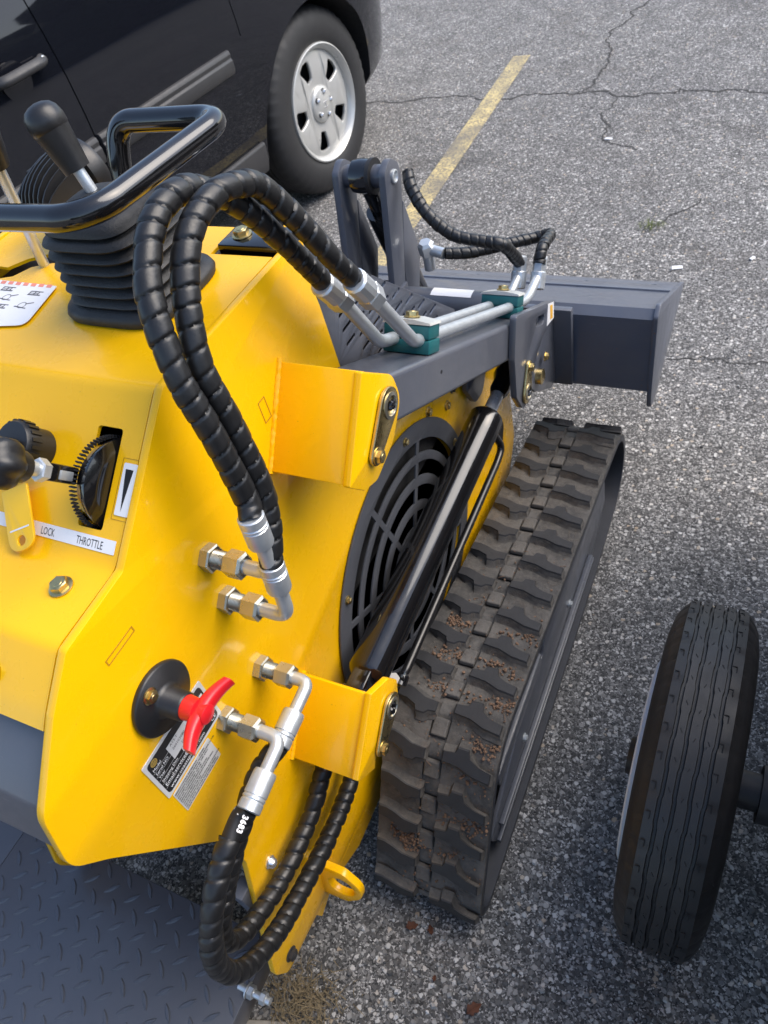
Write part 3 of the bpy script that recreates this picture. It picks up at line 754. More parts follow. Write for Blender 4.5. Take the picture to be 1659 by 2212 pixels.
# ------------------------------------------------------------------ tracks
def track_path():
    """outer belt line in (Y, Z): convex hull of the wheels, walked round and resampled"""
    cs = [(.560, .222, .135), (.373, .0725, .056), (.50, .08, .0635), (1.12, .086, .0695), (1.315, .160, .118)]
    pts = [(c[0] + c[2] * cos(a), c[1] + c[2] * sin(a)) for c in cs for a in [2 * pi * i / 90 for i in range(90)]]
    pts = sorted(set(pts))
    def half(ps):
        h = []
        for p in ps:
            while len(h) > 1 and (h[-1][0] - h[-2][0]) * (p[1] - h[-2][1]) - (h[-1][1] - h[-2][1]) * (p[0] - h[-2][0]) <= 0: h.pop()
            h.append(p)
        return h
    lo = half(pts); hi = half(pts[::-1]); H = lo[:-1] + hi[:-1]
    return [Vector((p[0], p[1], 0)) for p in H]
TP = track_path(); TPc = TP + [TP[0]]
TL = sum((TPc[i + 1] - TPc[i]).length for i in range(len(TP)))
NP = round(TL / .0722); PITCH = TL / NP
def tp(s):
    s %= TL
    for i in range(len(TP)):
        a, b = TPc[i], TPc[i + 1]; d = (b - a).length
        if s <= d: break
        s -= d
    p = a + (b - a) * (s / d)
    return p, (b - a).normalized()
def tframe(s):
    """point, tangent (counter-clockwise) and outward normal, smoothed"""
    p, _ = tp(s); a, _ = tp(s - .012); b, _ = tp(s + .012); t = (b - a).normalized()
    return p, t, Vector((t.y, -t.x, 0))
def track(xin, xout, side_):
    """xin -> xout across; side_ = +1 for the right-hand track"""
    sub = 8; n = NP * sub; mb = MB()
    W = xout - xin
    XS = [0, .004, .03, .30, .375, .38, .535, .54, .60, .97, .996, 1.0]
    for i in range(n):
        s = TL * i / n; p, t, nr = tframe(s); ph = (i % sub) / sub; win = .10 < ph < .62
        hs = []
        for k, u in enumerate(XS):
            h = -.004 if k in (0, 11) else 0.0
            if k in (5, 6): h = -.0105 if win else -.0035
            hs.append((u, h))
        ring = [(xin + W * u, p + nr * h) for u, h in hs] + [(xin + W * u, p - nr * .017) for u in (1.0, .0)]
        mb.v += [(x, q.x, q.y) for x, q in ring]
    k = len(XS) + 2
    mb.f += [(i * k + j, i * k + (j + 1) % k, ((i + 1) % n) * k + (j + 1) % k, ((i + 1) % n) * k + j) for i in range(n) for j in range(k)]
    belt = mb.build('rubber_track', TRACK, loader, 50); belt.data.materials.append(BELTIN)
    for fi, p in enumerate(belt.data.polygons):
        if fi % k >= len(XS) - 1: p.material_index = 1
    return belt
def lug_mesh(poly, seed):
    me = MB()
    cx = sum(p[0] for p in poly) / len(poly); cy = sum(p[1] for p in poly) / len(poly)
    poly = [(p[0], cy + (p[1] - cy) * .86) for p in poly]
    base = [(p[0], p[1] + (.009 if p[1] > cy else -.009)) for p in poly]; n = len(poly)
    mid = [(p[0] * .995 + cx * .005, p[1] + (.0022 if p[1] > cy else -.0022)) for p in poly]
    top = [(p[0] + (cx - p[0]) * .05, p[1]) for p in poly]
    top2 = [(p[0] + (cx - p[0]) * .09, p[1] + (cy - p[1]) * .12) for p in poly]
    vs = [(x, y, -.001) for x, y in base] + [(x, y, .004) for x, y in mid] + [(x, y, .0128) for x, y in top] + [(x, y, .0152) for x, y in top2]
    fs = [(r * n + i, r * n + (i + 1) % n, (r + 1) * n + (i + 1) % n, (r + 1) * n + i) for r in range(3) for i in range(n)] + [tuple(3 * n + i for i in range(n))]
    me.add(vs, fs); m_ = me.mesh('lug'); m_.materials.append(TRACK); m_.materials.append(LUGR)
    for p in m_.polygons:
        p.material_index = 1 if p.center.z > .0120 else 0
        p.use_smooth = True
    m_.set_sharp_from_angle(angle=radians(40)); return m_
# local x across (0 = inner edge of the track on the machine side), local y forward along the top run
LUG_A = lug_mesh([(.003, -.004), (.020, -.006), (.038, -.016), (.042, -.028), (.056, -.028), (.062, -.020), (.074, -.018), (.074, .004), (.050, .006), (.032, .016), (.018, .021), (.003, .021)], 1)
LUG_B = lug_mesh([(.097, -.010), (.125, -.013), (.150, -.025), (.178, -.029), (.178, -.007), (.158, -.002), (.142, .009), (.138, .026), (.120, .026), (.116, .013), (.097, .010)], 2)
def add_lugs(belt, xin, s_):
    for i in range(NP):
        for me, o in ((LUG_A, .0), (LUG_B, .0)):
            s = TL * (i + .84) / NP + o
            p, t, nr = tframe(s)
            f = -t   # along the top run the path runs backwards
            X_ = Vector((s_, 0, 0)); Y_ = Vector((0, f.x, f.y)); Z_ = Vector((0, nr.x, nr.y))
            M = Matrix(((X_.x, Y_.x, Z_.x, xin), (X_.y, Y_.y, Z_.y, p.x), (X_.z, Y_.z, Z_.z, p.y), (0, 0, 0, 1)))
            place('lug', me, None, belt, M)
pm = MB(); pm.prism([(.0695, -.0165), (.0955, -.0165), (.0955, .0165), (.0695, .0165)], -.006, .0030, I4, .10); PAD = pm.mesh('guide_pad'); bevel_mesh(PAD, .0022); PAD.materials.append(TRACK)
def add_pads(belt, xin, s_):
    for i in range(NP):
        p, t, nr = tframe(TL * (i + .30) / NP); f = -t
        place('guide_pad', PAD, None, belt, Matrix(((s_, 0, 0, xin), (0, f.x, nr.x, p.x), (0, f.y, nr.y, p.y), (0, 0, 0, 1))))
TW = 1.133
for me_ in (LUG_A, LUG_B, PAD): me_.transform(Matrix.Diagonal((TW, 1, 1, 1)))
beltR = track(-.475, -.270, 1); add_lugs(beltR, -.475, 1); add_pads(beltR, -.475, 1)
beltL = track(mir(-.475), mir(-.270), -1)
# inner ribs of the bottom run, visible past the frame
for i in range(9):
    y = .44 + .085 * i; mb = MB()
    for k in range(3): mb.box((-.2865, y + .010 * k, .0205), (.026, .0028, .002))
    mb.build('belt_rib', BELTIN, beltR, 0)
def muddy():
    rnd = random.Random(11); mb = MB()
    for k in range(1500):
        u = rnd.gauss(.60, .13)
        s0 = None
        # choose a place on the rear/top stretch of the belt
        s = TL * rnd.uniform(.0, 1.0); p, t, nr = tframe(s)
        if not (nr.y > .15 and p.x < .95 or nr.x < -.6) or p.x > .95: continue
        if rnd.random() > (1.0 if p.x < .62 else .35): continue
        x = rnd.uniform(-.445, -.275); r = rnd.uniform(.0006, .0022) * (1.6 if rnd.random() < .12 else 1)
        o = Vector((x, p.x, p.y)) + Vector((0, nr.x, nr.y)) * rnd.uniform(-.001, .002)
        M = frame(o, (rnd.uniform(-.3, .3), nr.x, nr.y), (rnd.uniform(-1, 1), rnd.uniform(-1, 1), .3))
        n = 6; mb.lathe([(r, -.001), (r * rnd.uniform(.8, 1.1), r * .5), (r * .4, r * rnd.uniform(.7, 1.1))], M, n)
    for k in range(26):   # clods behind the lugs
        s = TL * ((round(rnd.uniform(.76, .96) * NP) + rnd.uniform(.25, .60)) / NP); p, t, nr = tframe(s); cx = rnd.choice((-.43, -.41, -.335, -.31, -.29))
        for j in range(30):
            o = Vector((min(-.274, max(-.447, cx + rnd.gauss(0, .014))), p.x, p.y)) + Vector((0, t.x, t.y)) * rnd.gauss(0, .009) + Vector((0, nr.x, nr.y)) * rnd.uniform(-.001, .005)
            r = rnd.uniform(.0008, .0028); mb.lathe([(r, -.002), (r * rnd.uniform(.8, 1.2), r * .6), (r * .4, r)], frame(o, (rnd.uniform(-.5, .5), nr.x, nr.y)), 6)
    for k in range(60):  # straws
        s = TL * rnd.uniform(.66, .97); p, t, nr = tframe(s); o = Vector((rnd.uniform(-.44, -.28), p.x, p.y)) + Vector((0, nr.x, nr.y)) * .002
        d = Vector((rnd.uniform(-1, 1), t.x * rnd.uniform(-1, 1), t.y * rnd.uniform(-1, 1))).normalized() * rnd.uniform(.006, .016)
        mb.sweep([o, o + d * .5 + Vector((0, nr.x, nr.y)) * .001, o + d], .0006, 4)
    return tag(mb.build('mud_crumbs', MUD, beltR, 40), kind='stuff')
muddy()
# track frame
def track_frame(s_):
    X_ = (lambda x: x) if s_ > 0 else mir
    a, b = X_(-.318), X_(-.306)
    a, b = X_(-.294), X_(-.286); f = plate_x('track_frame', [arc_round([(.45, .062), (1.18, .064), (1.29, .12), (1.28, .215), (1.03, .262), (.82, .283), (.775, .215), (.60, .195), (.43, .115)], .015)], a, b, GRY, loader, .001)
    mb = MB(); mb.box((X_(-.281), .80, .100), (.010, .66, .010)); mb.box((X_(-.282), .80, .066), (.008, .70, .012)); mb.build('frame_rail', GRY, f, 35, .0015)
    mb = MB(); mb.box((X_(-.300), .63, .238), (.030, .26, .008)); mb.box((X_(-.287), .63, .222), (.006, .26, .036)); mb.build('skid_bar', GRY, f, 35, .0015)
    for y, z in ((.961, .135), (.632, .135)):
        bolt((X_(-.2855), y, z), (s_, 0, 0), f, NUTB, .4, 1.0)
    for y, z, r in ((.560, .222, .112), (1.315, .160, .098), (.50, .08, .042), (.385, .088, .050), (.68, .075, .045), (.82, .075, .045), (.97, .075, .045), (1.12, .086, .045)):
        mb = MB(); mb.lathe([(.012, -.05), (r * .9, -.05), (r, -.04), (r, .04), (r * .9, .05), (r * .35, .055), (r * .3, .062)], frame((X_(-.36), y, z), (1, 0, 0)), n=28); mb.build('track_roller', STEELD, f)
track_frame(1); track_frame(-1)

# ------------------------------------------------------------------ hoses and fittings
def elbow_fitting(base, up, hose_dir, parent, xo=-.430, bend=.022, tube_to=.022, fer=.038):
    """bulkhead nut, thread, swivel nut, bent tube and crimped ferrule; returns the ferrule's outer end"""
    y, z = base; hd_ = Vector(hose_dir).normalized()
    mb = MB(); F = frame((SP, y, z), (1, 0, 0), (0, .3, 1))
    mb.lathe([(.0165, 0), (.0165, .010), (.0145, .0115)], F, poly=6); b = mb.build('bulkhead_nut', NICK, parent, 30)
    mb = MB(); prof_ = []
    for i in range(10): prof_ += [(.0108, .0115 + .0018 * i), (.0098, .0115 + .0018 * i + .0009)]
    mb.lathe(prof_, F, 20); mb.build('thread', NICK, b, 30)
    mb = MB(); mb.lathe([(.0135, .0285), (.0155, .030), (.0155, .048), (.0125, .0505), (.0105, .0505)], F, poly=6); mb.build('swivel_nut', NICK, b, 30)
    p0 = Vector((SP + .048, y, z)); p1 = Vector((xo, y, z)); p2 = p1 + hd_ * (bend + tube_to)
    mb = MB(); mb.sweep(round_line([p0, p1, p2], bend + .004, 10), .0082, 18); mb.build('elbow_tube', ZINC, b)
    mb = MB(); mb.lathe([(.0088, 0), (.0128, .001), (.0138, .004), (.0138, fer * .62), (.0128, fer * .64), (.0138, fer * .68), (.0138, fer * .72), (.0128, fer * .75), (.0138, fer * .79), (.0138, fer), (.0120, fer + .001)], frame(p2 - hd_ * .002, hd_), n=16)
    mb.build('ferrule', ZINC, b, 25)
    return p2 + hd_ * (fer - .004)
def wrapped_hose(pts, r, pitch, parent, name='hydraulic_hose', gap=.09, start=0.0, seed=0, bulge=.045):
    step = pitch / 11; P = spline(pts, step); n = len(P); rnd = random.Random(seed)
    mb = MB(); mb.sweep(P, r * .76, 14); h = mb.build(name, HOSEI, parent)
    i0 = int(start / step); Q = P[i0:]
    k = [rnd.uniform(.96, 1.05) for _ in range(400)]
    def rad_(i, a, s):
        ph = s / pitch + .16 * sin(s * 31 + seed * 2) + .10 * sin(s * 83 + seed) - a / (2 * pi) + .5; t = ph % 1.0; g = gap
        if t < g: return r * .80
        u = (t - g) / (1 - g)
        e = 1 - abs(2 * u - 1) ** (5.5 if bulge < .06 else 3.6) * bulge
        return r * e * (1.015 - .040 * u) * k[int(ph) % 400]
    mb = MB(); mb.sweep(Q, rad_, 22, False); mb.build('spiral_guard', GUARD, h, 55)
    return h
# upper pair: from the side plate up over the hood and down to the arm pipes
eA = elbow_fitting((.355, .960), 1, (-.04, .10, 1), loader, -.414)
eB = elbow_fitting((.348, .892), 1, (-.02, .14, 1), loader, -.414)
hA = wrapped_hose([eA, (-.424, .374, 1.055), (-.434, .379, 1.128), (-.448, .384, 1.186), (-.462, .401, 1.230), (-.472, .418, 1.253), (-.479, .438, 1.269), (-.484, .458, 1.281), (-.487, .487, 1.290), (-.487, .520, 1.287), (-.484, .547, 1.271), (-.478, .574, 1.243), (-.470, .604, 1.194), (-.464, .632, 1.144), (-.461, .649, 1.112)], .0124, .0188, loader, seed=1)
hB = wrapped_hose([eB, (-.420, .392, 1.030), (-.432, .404, 1.112), (-.444, .409, 1.177), (-.452, .427, 1.217), (-.459, .449, 1.244), (-.463, .471, 1.262), (-.464, .495, 1.274), (-.463, .528, 1.279), (-.460, .559, 1.272), (-.456, .585, 1.256), (-.444, .608, 1.212), (-.428, .630, 1.155), (-.421, .649, 1.120)], .0124, .0192, loader, seed=2)
def hose_end(p, d, parent, nut=.016):
    d = Vector(d).normalized(); mb = MB()
    mb.lathe([(.0125, -.012), (.0150, -.010), (.0150, .020), (.0130, .022)], frame(p, d), n=14); e = mb.build('ferrule', ZINC, parent, 25)
    mb = MB(); mb.lathe([(.0135, .021), (nut, .024), (nut, .044), (.0135, .047), (.0120, .050)], frame(p, d), poly=6); mb.build('swivel_nut', ZINC, e, 30)
    return e
dA = Vector((0, .44, -.60)).normalized(); dB = Vector((0, .42, -.58)).normalized()
hose_end((-.461, .650, 1.106), dA, hA); hose_end((-.419, .652, 1.112), dB, hB)
pA = round_line([Vector((-.461, .650, 1.106)) + dA * .04, on_arm(-.461, .055, .022), on_arm(-.461, .075, .020), on_arm(-.461, .60, .020), on_arm(-.461, .66, .060)], .035, 10)
pB = round_line([Vector((-.419, .652, 1.112)) + dB * .04, on_arm(-.422, .080, .022), on_arm(-.424, .105, .020), on_arm(-.424, .60, .020), on_arm(-.424, .665, .060)], .035, 10)
for p, h in ((pA, hA), (pB, hB)):
    mb = MB(); mb.sweep(p, .0088, 18); mb.build('steel_pipe', ZINC, h)
def clamp(t):
    M = Matrix(((1, 0, 0, -.4425), (0, AS.y, AN.y, 0), (0, AS.z, AN.z, 0), (0, 0, 0, 1))); o = on_arm(0, t, 0); M[1][3] = o.y; M[2][3] = o.z
    mb = MB(); mb.box((0, 0, .0105), (.070, .038, .019), M); c = mb.build('pipe_clamp', TEAL, loader, 35, .002)
    mb = MB(); mb.box((0, 0, .0305), (.068, .037, .019), M); mb.build('clamp_half', TEAL, c, 35, .002)
    mb = MB(); mb.prism([(-.036, 0), (-.034, .003), (-.010, .0065), (.010, .0065), (.034, .003), (.036, 0)], -.019, .019, M @ Matrix.Translation((0, 0, .0405)) @ Matrix.Rotation(pi / 2, 4, 'X')); mb.build('cover_plate', simple('cover_zinc', (.62, .62, .58), .45, .6), c, 30)
    p = M @ Vector((0, 0, .048)); bolt(p, AN, c, BOLT, .5, .95)
    return c
clamp(.118); clamp(.512)
# lower pair: loop down behind the machine
eL1 = elbow_fitting((.341, .755), 1, (0, -1, -.12), loader, -.428, .034, .006, .044)
eL2 = elbow_fitting((.262, .764), 1, (.0, -1, -.16), loader, -.420, .034, .006, .046)
wrapped_hose([eL1, (-.446, .225, .722), (-.452, .180, .690), (-.459, .140, .655), (-.463, .108, .620), (-.466, .082, .585), (-.468, .074, .548), (-.470, .088, .512), (-.472, .130, .482), (-.472, .180, .466), (-.472, .232, .466), (-.472, .275, .474), (-.472, .330, .505)], .0135, .0205, loader, seed=3, gap=.09, bulge=.10)
hL2 = wrapped_hose([eL2, (-.430, .170, .744), (-.430, .131, .732), (-.430, .092, .706), (-.430, .056, .660), (-.431, .043, .606), (-.432, .056, .545), (-.438, .110, .484), (-.448, .190, .440), (-.458, .272, .408), (-.466, .350, .400), (-.470, .400, .420)], .0138, .0200, loader, seed=4, gap=.09, start=.040, bulge=.11)
# printed number on the bare hose by the ferrule
def bent_text(s, size, o, axis, out, r, ang0):
    axis = Vector(axis).normalized(); out = Vector(out); out = (out - axis * out.dot(axis)).normalized(); side_ = out.cross(axis)
    me = text_mesh(s, size, I4, 'LEFT', 1.0, 1.1, 0, .0004)
    for v in me.vertices:
        a = ang0 + v.co.y / r; q = Vector(o) + axis * v.co.x + (out * cos(a) + side_ * sin(a)) * (r + .0003); v.co = q
    return me
bt = bent_text('3683', .0088, Vector(eL2) + Vector((0, -.0075, -.001)), (0, -1, -.2), (.47, -.22, .86), .0113, -.28)
link('printed_number', bt, INKW, hL2, 0)
# front hoses between arm pipes and the tilt cylinder
def thin_hose(pts, parent=loader, seed=9):
    return wrapped_hose(pts, .0118, .0150, parent, seed=seed, gap=.08)
endA = pA[-1]; endB = pB[-1]
h1 = thin_hose([endA + Vector((0, .012, .020)), Vector((-.470, 1.245, .815)), Vector((-.505, 1.235, .828)), Vector((-.56, 1.225, .845)), Vector((-.61, 1.235, .880)), Vector((-.645, 1.26, .915)), Vector((-.66, 1.285, .935))], seed=21)
h2 = thin_hose([endB + Vector((0, .012, .020)), Vector((-.424, 1.330, .765)), Vector((-.428, 1.395, .755)), Vector((-.455, 1.40, .745)), Vector((-.50, 1.355, .755)), Vector((-.56, 1.30, .765)), Vector((-.605, 1.275, .775))], seed=22)
hose_end(endA - Vector((0, .004, .012)), (0, .5, .9), h1, .0135); hose_end(endB - Vector((0, .004, .012)), (0, .6, .8), h2, .0135)
mb = MB(); mb.lathe([(.011, 0), (.011, .03)], frame((-.606, 1.274, .775), (-1, .2, .1)), 14); mb.lathe([(.017, 0), (.017, .022), (.012, .028)], frame((-.645, 1.282, .770), (0, -.2, 1)), poly=6); mb.lathe([(.012, 0), (.012, .05)], frame((-.645, 1.282, .735), (0, 0, 1)), 14); mb.build('banjo_fitting', ZINC, h2, 30)

# ------------------------------------------------------------------ battery isolator and data plates
mb = MB(); F = frame((SP, .217, .893), (1, 0, 0))
mb.lathe([(.0405, 0), (.0415, .002), (.0415, .005), (.040, .007), (.021, .0095), (.0165, .014), (.0155, .034), (.014, .036)], F, 48); iso = mb.build('isolator_switch', BLKP, loader, 50)
bolt((SP + .008, .2065, .9185), (1, 0, 0), iso, BOLT, .3, .78); bolt((SP + .008, .2275, .8665), (1, 0, 0), iso, NUTB, .3, .9)
mb = MB(); mb.lathe([(.0130, .033), (.0135, .036), (.0125, .050)], F, 32)
hp = []
for i in range(25):
    t = -1 + 2 * i / 24; hp.append((t, .0115 * (1 - .25 * t * t) + .001))
HA = radians(4)
Fh = Matrix(((0, 0, 1, SP + .050), (cos(HA), -sin(HA), 0, .217), (sin(HA), cos(HA), 0, .893), (0, 0, 0, 1)))
vs = []; fs = []; nn = 14
for i, (t, w) in enumerate(hp):
    zc = .004 + .011 * abs(t) ** 2.2; th = .0100 - .0030 * abs(t)
    for j in range(nn):
        a = 2 * pi * j / nn; ca, sa = cos(a), sin(a)
        sx = math.copysign(abs(ca) ** .6, ca); sy = math.copysign(abs(sa) ** .6, sa)
        vs.append(Fh @ Vector((t * .040, sx * w * .74, zc + sy * th * .8)))
fs = [(i * nn + j, i * nn + (j + 1) % nn, (i + 1) * nn + (j + 1) % nn, (i + 1) * nn + j) for i in range(24) for j in range(nn)] + [tuple(range(nn))[::-1], tuple(24 * nn + j for j in range(nn))]
mb.add(vs, fs); mb.lathe([(.0105, .006), (.0105, .0125), (.0095, .0132), (0, .0132)], Fh, 24)
mb.build('red_key_handle', RED, iso, 50)
def onp(y, z, h=.0): return Matrix(((0, 0, 1, SP + h), (1, 0, 0, y), (0, 1, 0, z), (0, 0, 0, 1)))
link('switch_marking', merge([text_mesh('ON', .007, onp(.238, .9085, .0071), 'CENTER'), text_mesh('ON', .007, onp(.196, .8715, .0071) @ Matrix.Rotation(pi, 4, 'Z'), 'CENTER')], 'switch_marking'), simple('grey_marking', (.12, .12, .12), .6), iso, 0)
def rect(x0, y0, x1, y1): return [(x0, y0), (x1, y0), (x1, y1), (x0, y1)]
dp = link('data_plate', sheet([arc_round(rect(.153, .779, .263, .852), .002)], .0012, onp(0, 0, .0008)), ALU, loader, 0)
link('black_field', sheet([arc_round(rect(.1575, .7835, .2585, .8475), .006)], .0004, onp(0, 0, .0016)), INK, dp, 0)
link('value_field', merge([sheet([rect(.186, .812, .256, .8365)], .0002, onp(0, 0, .0020)), sheet([rect(.199, .8045, .256, .8115)], .0002, onp(0, 0, .0020))], 'value_field'), ALU, dp, 0)
TXT = []; TXD = []
for s, y, z, sz, L_ in (('Model', .160, .8315, .0062, TXT), ('Serial NO', .160, .8235, .0062, TXT), ('Year', .160, .8155, .0062, TXT), ('Shipping Dim', .160, .8065, .0062, TXT), ('Email:service@usaatspower.com', .160, .7965, .0082, TXT), ('www.usaatspower.com', .163, .787, .0082, TXT), ('CE', .246, .7865, .0085, TXT),
                        ('ATS-T', .191, .8315, .0058, TXD), ('260103080', .191, .8235, .0058, TXD), ('2026.03', .203, .8155, .0058, TXD), ('90*45.3*51.2 in', .206, .806, .0058, TXD)):
    L_.append(text_mesh(s, sz, onp(y, z, .0022), 'LEFT', .88))
link('plate_lettering', merge(TXT, 'plate_lettering'), INKW, dp, 0); link('plate_values', merge(TXD, 'plate_values'), INK, dp, 0)
link('plate_rules', merge([sheet([rect(.158, z, .258, z + .0003)], .0001, onp(0, 0, .0021)) for z in (.8295, .8215, .8135, .8045, .795)], 'plate_rules'), ALU, dp, 0)
em = link('emblem', sheet([circle(.167, .8415, .0050, 24)], .0002, onp(0, 0, .0020)), GOLD, dp, 0)
link('emblem_lettering', merge([text_mesh('ATS', .0042, onp(.167, .8418, .0023), 'CENTER'), text_mesh('POWER', .0020, onp(.167, .8388, .0023), 'CENTER')], 'emblem_lettering'), INK, em, 0)
el = link('emission_label', sheet([arc_round(rect(.1585, .731, .231, .7745), .0015)], .0006, onp(0, 0, .0004)), ALU, loader, 0)
lines = ['EMISSION CONTROL INFORMATION       ZONSEN', 'CHONGQING ZONGSHEN GENERAL POWER MACHINE CO., LTD.', 'EXH FAMILY: TCZHS.7142HG   ECS: EM   DISP.: 679CC', 'EPA EVP: TCZHPNHEQOMH   ECE: OM', 'EMISSION COMPLIANCE PERIOD = 500 HOURS', 'THIS ENGINE MEETS U.S. EPA EXH/EVP REGS FOR SMALL', 'OFF-ROAD ENGINES FOR 2025', 'VALVE LASH(mm):0.15INT 0.15EXH-SPARK PLUG GAP:0.6-0.8mm', 'OIL: SAE 10W-30   NO OTHER ADJUSTMENTS NEEDED', "CHECK THE OWNER'S MANUAL FOR FURTHER DETAILS"]
link('label_lettering', merge([text_mesh(s, .0034, onp(.160, .7700 - .0041 * i, .0010), 'LEFT', .78, 1.0, 0, .00012) for i, s in enumerate(lines)], 'label_lettering'), INK, el, 0)
# cut marks in the paint
link('lug_cutout', sheet([rect(.198, .93, .240, .938), rect(.1995, .9312, .2385, .9368)], .0004, onp(-.0, .055, .0002) @ Matrix.Rotation(0, 4, 'Z')), simple('scored_paint', (.45, .22, .005), .6), side, 0)
link('lug_cutout', sheet([rect(.516, 1.010, .530, 1.040), rect(.5172, 1.0112, .5288, 1.0388)], .0004, onp(0, 0, .0002)), simple('scored_paint2', (.35, .17, .005), .6), side, 0)

# ------------------------------------------------------------------ control panel
def on_panel(loop, x, t, h, th=.0006): return sheet([loop], th, PM(x, t, h))
st = link('control_label', on_panel(arc_round(rect(-.30, -.0068, 0, .0068), .0008), -.519, .0195, .0005), WHITE, hd, 0)
link('throttle_lettering', text_mesh('THROTTLE', .0112, PM(-.5685, .0152, .0010), 'LEFT', .62, 1.0), INK, st, 0); link('lock_lettering', text_mesh('LOCK', .0112, PM(-.6165, .0152, .0010), 'LEFT', .62), INK, st, 0)
tl = link('throttle_label', on_panel(arc_round(rect(-.0085, -.0255, .0085, .0255), .002), -.5205, .0760, .0006, .0008), WHITE, hd, 0)
link('throttle_wedge', on_panel([(-.005, .0195), (.0045, .0195), (-.001, -.021)], -.5205, .0760, .0013, .0002), INK, tl, 0)
link('label_outline', sheet([rect(-.0115, -.030, .0115, .030), rect(-.0112, -.0297, .0112, .0297)], .0002, PM(-.5205, .0760, .0002)), simple('scored_paint3', (.25, .13, .01), .6), tl, 0)
# throttle quadrant: toothed disc in the slot with its lever
dc = Vector((-.551, 0, 0)); pc = PM(-.551, .0790, -.018)
Mdisc = frame((pc[0][3], pc[1][3], pc[2][3]), (1, 0, 0))
mb = MB(); mb.lathe([(0, -.011), (.040, -.011), (.0415, -.009), (.0430, -.004), (.0455, .001), (.0455, .004), (.036, .0085), (.030, .0095), (0, .0095)], Mdisc, 64)
quad = mb.build('throttle_quadrant', BLKG, loader, 30)
mb = MB()
for i in range(72):
    a = 2 * pi * i / 72; mb.box((.0462, 0, -.009), (.0032, .0014, .007), Mdisc @ Matrix.Rotation(a, 4, 'Z'))
mb.build('ratchet_teeth', BLKM, quad, 0)
def pp(x, t, h): q = PM(x, t, h); return Vector((q[0][3], q[1][3], q[2][3]))
mb = MB(); Ml = PM(-.566, .079, .0)
mb.box((0, 0, .040), (.010, .017, .036), Ml); lv = mb.build('throttle_lever', BLKG, quad, 35, .002)
mb = MB(); mb.box((.0015, -.001, .037), (.010, .009, .016), Ml); mb.build('clip', ZINC, lv, 35, .001)
mb = MB(); mb.lathe([(.0095, .057), (.011, .058), (.011, .066), (.0095, .067)], PM(-.566, .079, 0), poly=6); mb.lathe([(.007, .066), (.007, .085)], PM(-.566, .079, 0), 16); mb.build('lock_nut', ZINC, lv, 30)
kn = MB(); vs = []; K = 42; profk = [(.013, .080), (.0145, .083), (.0145, .090), (.019, .094), (.0225, .102), (.0225, .114), (.017, .122), (.006, .126)]
for r, h in profk:
    for i in range(K):
        a = 2 * pi * i / K; lob = 1 + (.09 * cos(6 * a) if r > .0146 else 0); vs.append(Ml @ Vector((r * lob * cos(a), r * lob * sin(a), h)))
kn.add(vs, [(j * K + i, j * K + (i + 1) % K, (j + 1) * K + (i + 1) % K, (j + 1) * K + i) for j in range(len(profk) - 1) for i in range(K)] + [tuple(range(K))[::-1], tuple((len(profk) - 1) * K + i for i in range(K))])
kn.build('lobed_knob', BLKP, lv, 50)
# key switch behind the knob
mb = MB(); ks = PM(-.640, .098, 0); mb.lathe([(.020, 0), (.020, .018), (.023, .020), (.023, .034), (.021, .037), (.012, .037)], ks, 30); key = mb.build('key_switch', BLKP, loader, 40)
mb = MB()
for i in range(20): mb.box((.0235, 0, .027), (.002, .0035, .012), ks @ Matrix.Rotation(2 * pi * i / 20, 4, 'Z'))
mb.build('switch_grip', BLKP, key, 0)
mb = MB(); mb.box((0, 0, .052), (.030, .007, .028), ks); mb.build('key_head', BLKP, key, 35, .002)
# key tag: its own thing, hanging from the key
tagM = frame((-.640, .291, 1.061), (PN.x, PN.y, PN.z), (.46, -.70, -.53)) @ Matrix.Translation((0, 0, .010)) @ Matrix.Diagonal((1.08, 1.12, 1, 1))
tg = link('key_tag', sheet([arc_round([(-.025, -.0155), (.036, -.0155), (.036, .0155), (-.025, .0155)], [.002, .0155, .0155, .002], 10), circle(.0265, 0, .0048, 20)], .003, tagM, .0008), TAGY)
tag(tg, 'yellow plastic key tag hanging over the white LOCK label', 'key tag')
link('write_on_slit', sheet([rect(.0145, -.0115, .0160, .0115)], .0003, tagM @ Matrix.Translation((0, 0, .0016))), WHITE, tg, 0)

# ------------------------------------------------------------------ hood top: boot, levers, hand rail, lamp, decal
def boot():
    c = Vector((-.637, .556)); vs = []; fs = []; K = 44
    seq = [(.0730, 1.1485), (.0745, 1.154), (.0720, 1.160), (.0600, 1.164)]
    z = 1.164
    for i in range(6):
        R_ = .0645 - .0004 * i; seq += [(R_ - .002, z + .0005), (R_ + .001, z + .0035), (R_ - .001, z + .0065), (R_ - .0105, z + .0105)]; z += .0128
    seq += [(.056, z + .001), (.054, z + .006), (.046, z + .012), (.032, z + .019), (.018, z + .023), (.010, z + .025)]
    for k, (r, zz) in enumerate(seq):
        e = .50 if r > .05 else .50 + .5 * (1 - (r - .011) / .039)
        lean = max(0, zz - 1.20) * .05
        for i in range(K):
            a = 2 * pi * i / K; ca, sa = cos(a), sin(a)
            vs.append((c.x - lean + r * math.copysign(abs(ca) ** e, ca), c.y + r * .94 * math.copysign(abs(sa) ** e, sa), zz))
    n = len(seq); fs = [(j * K + i, j * K + (i + 1) % K, (j + 1) * K + (i + 1) % K, (j + 1) * K + i) for j in range(n - 1) for i in range(K)] + [tuple((n - 1) * K + i for i in range(K))]
    mb = MB(); mb.add(vs, fs); return mb.build('bellows_boot', BOOT, loader, 60)
bt_ = boot()
